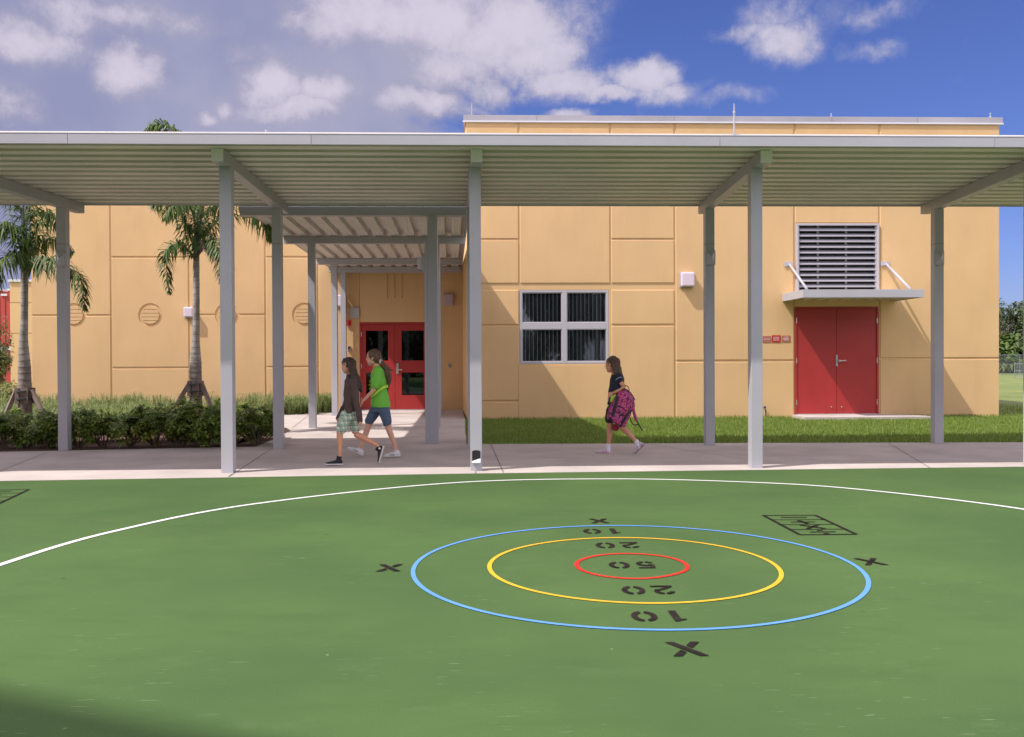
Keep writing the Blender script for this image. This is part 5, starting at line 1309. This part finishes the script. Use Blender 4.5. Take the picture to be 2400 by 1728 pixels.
c = MB(); c.sphere(L2(.07, 0, .13), (.42*H2, .39*H2, .41*H2)); c.sphere(L2(.22, 0, .0), (.27*H2, .36*H2, .36*H2)); c.sphere(L2(.46, 0, .0), (.12*H2, .12*H2, .12*H2))
F2.limb(c, [(790, 310, 0, .030), (835, 380, -.01, .045), (865, 460, -.01, .048), (872, 530, 0, .034), (868, 600, 0, .010)])
F2.limb(c, [(800, 310, 0, .02), (860, 370, -.01, .022), (905, 398, -.02, .012), (935, 408, -.02, .004)])
cloth('hair', HAIRB, g2, c, .007, 2, (.012, (60, 60, 9)))
q = MB(); a = F2.p(775, 283, 0)
for k in range(10): t = k*.628; q.sphere((a.x+.012*math.cos(t)*.5, a.y+.03*math.cos(t), a.z+.034*math.sin(t)), .018, 8, 6)
q.build('scrunchie', RUB, g2, smooth=True)

# --- girl with backpack
F3 = Fig(1360, 810, 5.83, 12.95)
g3 = Rt(('girl in a navy polo shirt walking left with a pink patterned backpack on her hip', 'person'), F3, 470, 700)
b = MB(); L3, H3 = F3.head(b, 436, 152, 378, 0, R(2), g3, SKIN)
b.tube([F3.p(452, 330, 0), F3.p(470, 430, 0)], [.036, .042], 14)
F3.rings(b, [(410, 430, 520, .07), (460, 412, 550, .118), (560, 400, 550, .112), (680, 405, 550, .10), (800, 395, 570, .115), (900, 390, 570, .115), (950, 410, 540, .10)])
F3.limb(b, [(430, 900, .05, .066), (412, 1010, .05, .055), (402, 1110, .05, .043), (402, 1190, .05, .042), (392, 1290, .05, .031), (380, 1390, .05, .025), (385, 1450, .05, .027)])
F3.limb(b, [(510, 920, -.045, .066), (545, 1050, -.05, .055), (585, 1130, -.05, .044), (650, 1190, -.05, .042), (725, 1270, -.05, .031), (770, 1330, -.05, .025), (790, 1380, -.05, .025)])
F3.limb(b, [(520, 440, -.12, .037), (560, 510, -.16, .033), (595, 575, -.175, .028), (510, 622, -.17, .025), (435, 655, -.15, .019)])
F3.hand(b, (438, 654), (398, 672), -.15, 1.2, (.3, -1), spread=(0, .3, 1))
F3.limb(b, [(500, 440, .12, .037), (520, 560, .16, .03), (480, 640, .15, .026), (420, 690, .1, .02)])
F3.hand(b, (422, 688), (392, 712), .10, 1.0, (.3, -1), spread=(0, .4, 1))
remesh(b.build('body', SKIN, g3, smooth=True), .0042, 2)
c = MB(); F3.rings(c, [(400, 428, 500, .055), (425, 420, 530, .095), (455, 408, 558, .142), (540, 398, 565, .146), (620, 388, 560, .14), (720, 385, 565, .138), (800, 385, 575, .14)])
F3.limb(c, [(525, 425, -.12, .055), (530, 450, -.145, .052), (536, 470, -.152, .052)]); F3.limb(c, [(505, 425, .12, .055), (512, 470, .15, .052)])
po = cloth('polo_shirt', NAVY, g3, c, .009, 3, (.010, (14, 14, 8)))
a = F3.p(536, 468, -.153); q = MB(); n_ = 20
q.tube([(a.x-.010, a.y, a.z-.006), (a.x+.008, a.y, a.z-.002)], .055, 20); 
cuff = [F3.p(486, 478, -.15), F3.p(500, 456, -.195), F3.p(528, 440, -.208), F3.p(560, 436, -.19), F3.p(580, 446, -.15)]
q = MB(); q.tube(catmull(cuff, 5), .006, 6); q.build('cuff_stripe', mat('cuff_grey', (.30, .36, .45), .8), po, smooth=True)
c = MB(); F3.rings(c, [(790, 388, 575, .14), (860, 375, 575, .145)]); F3.limb(c, [(430, 890, .05, .085), (415, 960, .05, .078), (402, 1010, .05, .072)]); F3.limb(c, [(515, 910, -.045, .085), (535, 980, -.05, .078), (552, 1040, -.05, .072)])
cloth('navy_shorts', NAVY, g3, c, .008, 2, (.006, (14, 14, 8)))
c = MB(); c.sphere(L3(.06, 0, .13), (.44*H3, .40*H3, .41*H3)); c.sphere(L3(.2, 0, -.05), (.30*H3, .38*H3, .45*H3))
for dy, r_ in ((-.06, .044), (.0, .05), (.06, .044)):
    F3.limb(c, [(480, 240, dy, r_), (515, 330, dy*1.1, r_), (545, 400, dy*1.1, r_*.85), (570, 450, dy, r_*.6), (590, 500, dy, r_*.2)])
F3.limb(c, [(410, 190, -.06, .022), (445, 250, -.09, .026), (475, 340, -.10, .032), (510, 420, -.12, .024)])
cloth('hair', HAIRM, g3, c, .007, 2, (.012, (60, 60, 9)))
SOCK = mat('sock_white', (.66, .64, .72), .9, bump=.4, bscale=80); SILV = mat('shoe_silver', (.42, .38, .44), .4); PINK = mat('shoe_pink', (.62, .06, .16), .5); GREYS = mat('sole_grey', (.22, .21, .22), .7)
for pts in ([(380, 1365, .05, .036), (380, 1420, .05, .036), (388, 1455, .05, .036)], [(765, 1312, -.05, .036), (785, 1350, -.05, .036), (800, 1390, -.05, .036)]):
    c = MB(); F3.limb(c, pts); cloth('sock', SOCK, g3, c, .006, 1, (.003, (60, 60, 60)))
for he, to, dy, an in (((420, 1492), (208, 1478), .05, (386, 1432)), ((882, 1362), (722, 1500), -.05, (800, 1368))):
    sh = shoe(F3, g3, he, to, dy, .082, SILV, GREYS, .036, ankle=an, ar=.030); laces(sh[0], RUB, sh[1], sh[2], sh[3], sh[5], sh[4], .082, .036)
    stripes(sh[0], PINK, sh[1], sh[2], sh[3], sh[5], sh[4], .082, .037, (.15, .3, .45, .58), 'pink_stripe')
# backpack
def pack_mat():
    m, nt, b = newmat('pack_print'); N = nt.nodes; L = nt.links; tc = N.new('ShaderNodeTexCoord')
    n = N.new('ShaderNodeTexNoise'); n.inputs['Scale'].default_value = 16; n.inputs['Detail'].default_value = 3; n.inputs['Distortion'].default_value = 2.5; L.new(tc.outputs['Object'], n.inputs[0])
    v = N.new('ShaderNodeTexVoronoi'); v.inputs['Scale'].default_value = 42; L.new(tc.outputs['Object'], v.inputs[0])
    cr = N.new('ShaderNodeValToRGB'); e = cr.color_ramp; e.interpolation = 'CONSTANT'
    for pos, c_ in ((0, (.01, .01, .035)), (.42, (.14, .015, .07)), (.47, (.55, .02, .14)), (.54, (.68, .10, .28)), (.575, (.03, .015, .05)), (.62, (.20, .12, .50)), (.68, (.60, .04, .2))):
        el = e.elements.new(pos); el.color = (*c_, 1)
    L.new(n.outputs['Fac'], cr.inputs[0])
    lt = N.new('ShaderNodeMath'); lt.operation = 'LESS_THAN'; lt.inputs[1].default_value = .20; L.new(v.outputs['Distance'], lt.inputs[0])
    mx = N.new('ShaderNodeMix'); mx.data_type = 'RGBA'; L.new(lt.outputs[0], mx.inputs[0]); L.new(cr.outputs[0], mx.inputs[6]); mx.inputs[7].default_value = (.75, .30, .45, 1); L.new(mx.outputs[2], b.inputs['Base Color']); b.inputs['Roughness'].default_value = .7; return m
PACK = pack_mat()
a = F3.p(560, 850, -.2); bp_ = thing('backpack', (a.x, a.y, a.z-.25), 'pink and purple patterned backpack with black trim at the hip of the navy-shirted girl', 'backpack')
outl = [(560, 618), (620, 600), (690, 655), (735, 735), (748, 820), (735, 880), (700, 905), (690, 960), (645, 1040), (612, 1110), (545, 1118), (490, 1080), (440, 1050), (428, 1010), (368, 1010), (362, 960), (392, 860), (430, 780), (480, 690), (520, 640)]
q = MB(); rings_ = []
cxp = sum(p[0] for p in outl)/len(outl); cyp = sum(p[1] for p in outl)/len(outl)
for k, (sc_, dy) in enumerate(((.55, -.30), (.86, -.29), (1.0, -.25), (1.0, -.17), (.85, -.145))):
    rings_.append([F3.p(cxp+(p[0]-cxp)*sc_, cyp+(p[1]-cyp)*sc_, dy) for p in outl])
q.loft(rings_); pk = cloth('pack_body', PACK, bp_, q, .009, 3, (.006, (9, 9, 9)))
BLK = mat('webbing_black', (.015, .016, .022), .7)
def tapeP(name, pts, w, parent=bp_, m=BLK, th=.005):
    q = MB(); P = catmull([F3.p(*p) for p in pts], 5); q.tube(P, [(w, th)]*len(P), 8, up=(0, -1, 0)); q.build(name, m, parent, smooth=True)
tapeP('side_panel', [(512, 690, -.288), (490, 790, -.306), (455, 900, -.303), (418, 1015, -.268)], .022, th=.012)
tapeP('side_panel', [(700, 868, -.275), (650, 930, -.302), (600, 1010, -.302), (548, 1100, -.270)], .020, th=.012)
tapeP('top_panel', [(575, 608, -.23), (630, 615, -.25), (690, 670, -.245), (735, 750, -.235)], .020)
tapeP('zip', [(510, 835, -.312), (570, 845, -.312), (620, 885, -.308)], .006)
tapeP('zip', [(505, 905, -.312), (555, 935, -.312), (590, 970, -.308)], .005)
tapeP('grab_loop', [(612, 545, -.2), (650, 562, -.2), (668, 600, -.2), (655, 625, -.2)], .006)
tapeP('shoulder_strap', [(722, 860, -.19), (738, 930, -.19), (760, 1000, -.19), (775, 1030, -.19)], .022, m=PACK, th=.008)
tapeP('strap_webbing', [(775, 1025, -.19), (800, 1080, -.19), (830, 1130, -.19), (852, 1165, -.19)], .010)
tapeP('strap_webbing', [(682, 985, -.19), (700, 1050, -.19), (740, 1085, -.19), (785, 1078, -.19), (790, 1055, -.19)], .007)
a = F3.p(440, 740, -.15); ly_ = thing('lime_pouch', (a.x, a.y, a.z-.06), 'small lime green pouch with black key clip in the hands of the girl in navy', 'pouch')
q = MB(); q.loft([[F3.p(x, z, d) for x, z in ((412, 700), (490, 660), (470, 720), (425, 780), (405, 765))] for d in (-.19, -.17)]); q.build('pouch', SASH, ly_, bevel=.004)
q = MB(); P = catmull([F3.p(408, 700, -.19), F3.p(398, 760, -.19), F3.p(375, 790, -.19), F3.p(392, 815, -.19)], 5); q.tube(P, .010, 8); q.build('key_strap', BLK, ly_)
q = MB(); q.tube([F3.p(365, 795, -.2), F3.p(385, 828, -.2)], .007, 8); q.build('key_tag', SASH, ly_)
a = F3.p(485, 1120, .05); q = MB(); q.loft([[F3.p(485+(x-485)*s_, 1130+(z-1130)*s_, d) for x, z in ((445, 1075), (520, 1075), (535, 1120), (520, 1165), (470, 1172), (440, 1150))] for s_, d in ((.8, -.04), (1, -.02), (1, .03), (.8, .05))])
tag(q.build('lunch_bag', mat('bag_red', (.30, .02, .05), .7), smooth=True, bevel=.006), 'dark pink bag hanging behind the legs of the girl in navy', 'bag')

# ------------------------------------------------------------------ sky and sun
wd = bpy.data.worlds.new('World'); scene.world = wd; wd.use_nodes = True; nt = wd.node_tree; N = nt.nodes; L = nt.links
bg = N['Background']
SUNV = Vector((.66, .30, -1)).normalized(); el = math.asin(-SUNV.z); 
az = math.atan2(-SUNV.x, -SUNV.y)     # compass angle of the sun, clockwise from +Y
sky = N.new('ShaderNodeTexSky'); sky.sky_type = 'NISHITA'; sky.sun_disc = False; sky.sun_elevation = el; sky.sun_rotation = az; sky.air_density = 1.0; sky.dust_density = .4; sky.ozone_density = 4
SKS = .10
def math_(op, a, b=None, c=None):
    n = N.new('ShaderNodeMath'); n.operation = op
    for i, v in enumerate((a, b, c)):
        if v is None: continue
        if isinstance(v, (int, float)): n.inputs[i].default_value = v
        else: L.new(v, n.inputs[i])
    return n.outputs[0]
def mixc(f, a, b, bt='MIX'):
    x = N.new('ShaderNodeMix'); x.data_type = 'RGBA'; x.blend_type = bt
    for i, v in ((0, f), (6, a), (7, b)):
        if isinstance(v, (int, float)): x.inputs[i].default_value = v
        elif isinstance(v, tuple): x.inputs[i].default_value = (*v, 1)
        else: L.new(v, x.inputs[i])
    return x.outputs[2]
def sm(v, a, b, lo=0, hi=1):
    r = N.new('ShaderNodeMapRange'); r.interpolation_type = 'SMOOTHSTEP'
    for i, q in enumerate((a, b, lo, hi)): r.inputs[i+1].default_value = q
    L.new(v, r.inputs[0]); return r.outputs[0]
tc = N.new('ShaderNodeTexCoord'); nm = N.new('ShaderNodeVectorMath'); nm.operation = 'NORMALIZE'; L.new(tc.outputs['Generated'], nm.inputs[0])
sp = N.new('ShaderNodeSeparateXYZ'); L.new(nm.outputs[0], sp.inputs[0])
AZ = math_('ARCTAN2', sp.outputs[0], sp.outputs[1]); EL = math_('ARCSINE', sp.outputs[2])
cb_ = N.new('ShaderNodeCombineXYZ'); L.new(AZ, cb_.inputs[0]); L.new(EL, cb_.inputs[1])
def wnoise(vec, scale, detail, rough=.55, st=(1, 1, 1)):
    mp = N.new('ShaderNodeMapping'); mp.inputs['Scale'].default_value = st; L.new(vec, mp.inputs[0])
    n = N.new('ShaderNodeTexNoise'); n.inputs['Scale'].default_value = scale; n.inputs['Detail'].default_value = detail; n.inputs['Roughness'].default_value = rough; L.new(mp.outputs[0], n.inputs[0]); return n
wn = wnoise(nm.outputs[0], 9, 6, .6)
wv = N.new('ShaderNodeVectorMath'); wv.operation = 'MULTIPLY_ADD'; L.new(wn.outputs['Color'], wv.inputs[0]); wv.inputs[1].default_value = (.10, .07, 0); L.new(cb_.outputs[0], wv.inputs[2])
wsub = N.new('ShaderNodeVectorMath'); wsub.operation = 'SUBTRACT'; L.new(wv.outputs[0], wsub.inputs[0]); wsub.inputs[1].default_value = (.05, .035, 0); WV = wsub.outputs[0]
def azel(ox, oy): d = ray(ox*1.0582, oy*1.0582); return math.atan2(d.x, d.y), math.asin(d.z)
def blob(ox, oy, rx, ry, vec=None, k=1.0):
    a, e = azel(ox, oy); s = 1.0582/F_PX
    q = N.new('ShaderNodeVectorMath'); q.operation = 'SUBTRACT'; L.new(vec or WV, q.inputs[0]); q.inputs[1].default_value = (a, e, 0)
    m = N.new('ShaderNodeVectorMath'); m.operation = 'MULTIPLY'; L.new(q.outputs[0], m.inputs[0]); m.inputs[1].default_value = (1/(rx*s), 1/(ry*s), 0)
    l = N.new('ShaderNodeVectorMath'); l.operation = 'LENGTH'; L.new(m.outputs[0], l.inputs[0])
    return sm(l.outputs['Value'], 0, 1.35, k, 0)
def union(bl):
    o = bl[0]
    for b_ in bl[1:]: o = math_('MAXIMUM', o, b_)
    return o
fine = wnoise(nm.outputs[0], 19, 11, .66).outputs['Fac']
mid = wnoise(nm.outputs[0], 5, 6, .55).outputs['Fac']
big = wnoise(nm.outputs[0], 1.6, 5, .5).outputs['Fac']
# general broken cloud everywhere, thick overcast veil to the left, clear to the right
frontmask = sm(AZ, azel(1180, 150)[0], azel(1330, 150)[0], 0, 1)     # 0 left, 1 right within the front
veil = union([blob(-500, 150, 1300, 500, k=1.3), blob(700, 40, 520, 330, k=1.35), blob(500, 330, 620, 190, k=1.2)])
veil = math_('MINIMUM', veil, 1.0)
vf = sm(math_('MULTIPLY_ADD', math_('SUBTRACT', fine, .5), .5, veil), .30, .62)
puff = union([blob(275, 145, 100, 80), blob(600, 200, 110, 75), blob(720, 215, 110, 60, k=.9), blob(655, 250, 190, 40, k=.9), blob(60, 90, 220, 70, k=.85), blob(250, 20, 200, 40, k=.7), blob(420, 60, 150, 50, k=.55), blob(560, 120, 120, 40, k=.55), blob(20, 230, 90, 50, k=.6), blob(130, 30, 110, 60, k=.8), blob(900, 30, 380, 110, k=1.05), blob(1120, 70, 270, 130, k=1.0), blob(1000, 150, 200, 90, k=.85), blob(950, 240, 190, 40, k=.85),
              blob(1180, 120, 190, 80), blob(1270, 180, 170, 50), blob(1430, 165, 105, 52), blob(1350, 200, 180, 28, k=.9), blob(1600, 212, 150, 28, k=.62), blob(1500, 200, 120, 40, k=.7), blob(690, 60, 110, 60, k=.8),
              blob(1745, 80, 100, 70, k=.78), blob(1715, 15, 110, 50, k=.55), blob(1840, 30, 75, 55, k=.45), blob(1640, 70, 120, 26, k=.42), blob(1930, 48, 120, 32, k=.55), blob(1915, 120, 85, 28, k=.62), blob(1250, 250, 90, 22, k=.75), blob(470, 230, 40, 36, k=.7), blob(430, 250, 30, 30, k=.7), blob(1060, 190, 110, 50, k=.8)])
pf = sm(math_('MULTIPLY_ADD', math_('SUBTRACT', fine, .5), 1.3, puff), .14, .80)
wisp = sm(math_('MULTIPLY_ADD', math_('SUBTRACT', fine, .5), .9, puff), .10, .5, 0, .5)
behind = sm(math_('ABSOLUTE', AZ), .85, 1.1, 0, 1)
up_ = sm(EL, .45, .6, 0, 1)
gen = math_('MULTIPLY', math_('MAXIMUM', behind, up_), sm(math_('ADD', math_('MULTIPLY', big, .5), math_('MULTIPLY', mid, .5)), .36, .50, 0, .92))
skyc = mixc(1.0, sky.outputs[0], (SKYTINT := (.50, .52, .88)), 'MULTIPLY')
sc_ = N.new('ShaderNodeVectorMath'); sc_.operation = 'SCALE'; sc_.inputs['Scale'].default_value = 1.0; L.new(skyc, sc_.inputs[0])
CS = 1/SKS
def cc(r, g_, b_, k=.74): return (r*CS*k, g_*CS*k, b_*CS*k)
veilc = mixc(sm(mid, .35, .65), cc(.29, .31, .50), cc(.40, .40, .56))
cur = mixc(vf, sc_.outputs[0], veilc)
puffc = mixc(sm(math_('MULTIPLY_ADD', fine, .6, math_('MULTIPLY', puff, .4)), .42, .74), cc(.40, .385, .52), cc(.66, .61, .74))
lit = sm(AZ, azel(1000, 100)[0], azel(1450, 100)[0], 0, 1)
puffc = mixc(math_('MULTIPLY', lit, .45), puffc, cc(.62, .60, .74))
cur = mixc(wisp, cur, cc(.42, .42, .62)) if False else cur
cur = mixc(math_('MAXIMUM', pf, math_('MULTIPLY', wisp, .55)), cur, puffc)
cur = mixc(gen, cur, cc(1.22, 1.14, 1.28, 1))
L.new(cur, bg.inputs[0]); bg.inputs[1].default_value = SKS
sd = bpy.data.lights.new('sun', 'SUN'); sd.energy = 4.2; sd.angle = R(.7); sd.color = (1, .95, .88)
so = bpy.data.objects.new('sun', sd); col.objects.link(so); so.rotation_euler = SUNV.to_track_quat('-Z', 'Y').to_euler(); so.location = (-10, -5, 15)

scene.view_settings.view_transform = 'Standard'; scene.view_settings.look = 'None'; scene.view_settings.exposure = .45; scene.view_settings.gamma = 1
scene.render.engine = 'CYCLES'; scene.cycles.use_denoising = True; scene.cycles.max_bounces = 8; scene.cycles.diffuse_bounces = 4; scene.cycles.transparent_max_bounces = 12
scene.render.resolution_x = 1024; scene.render.resolution_y = 737
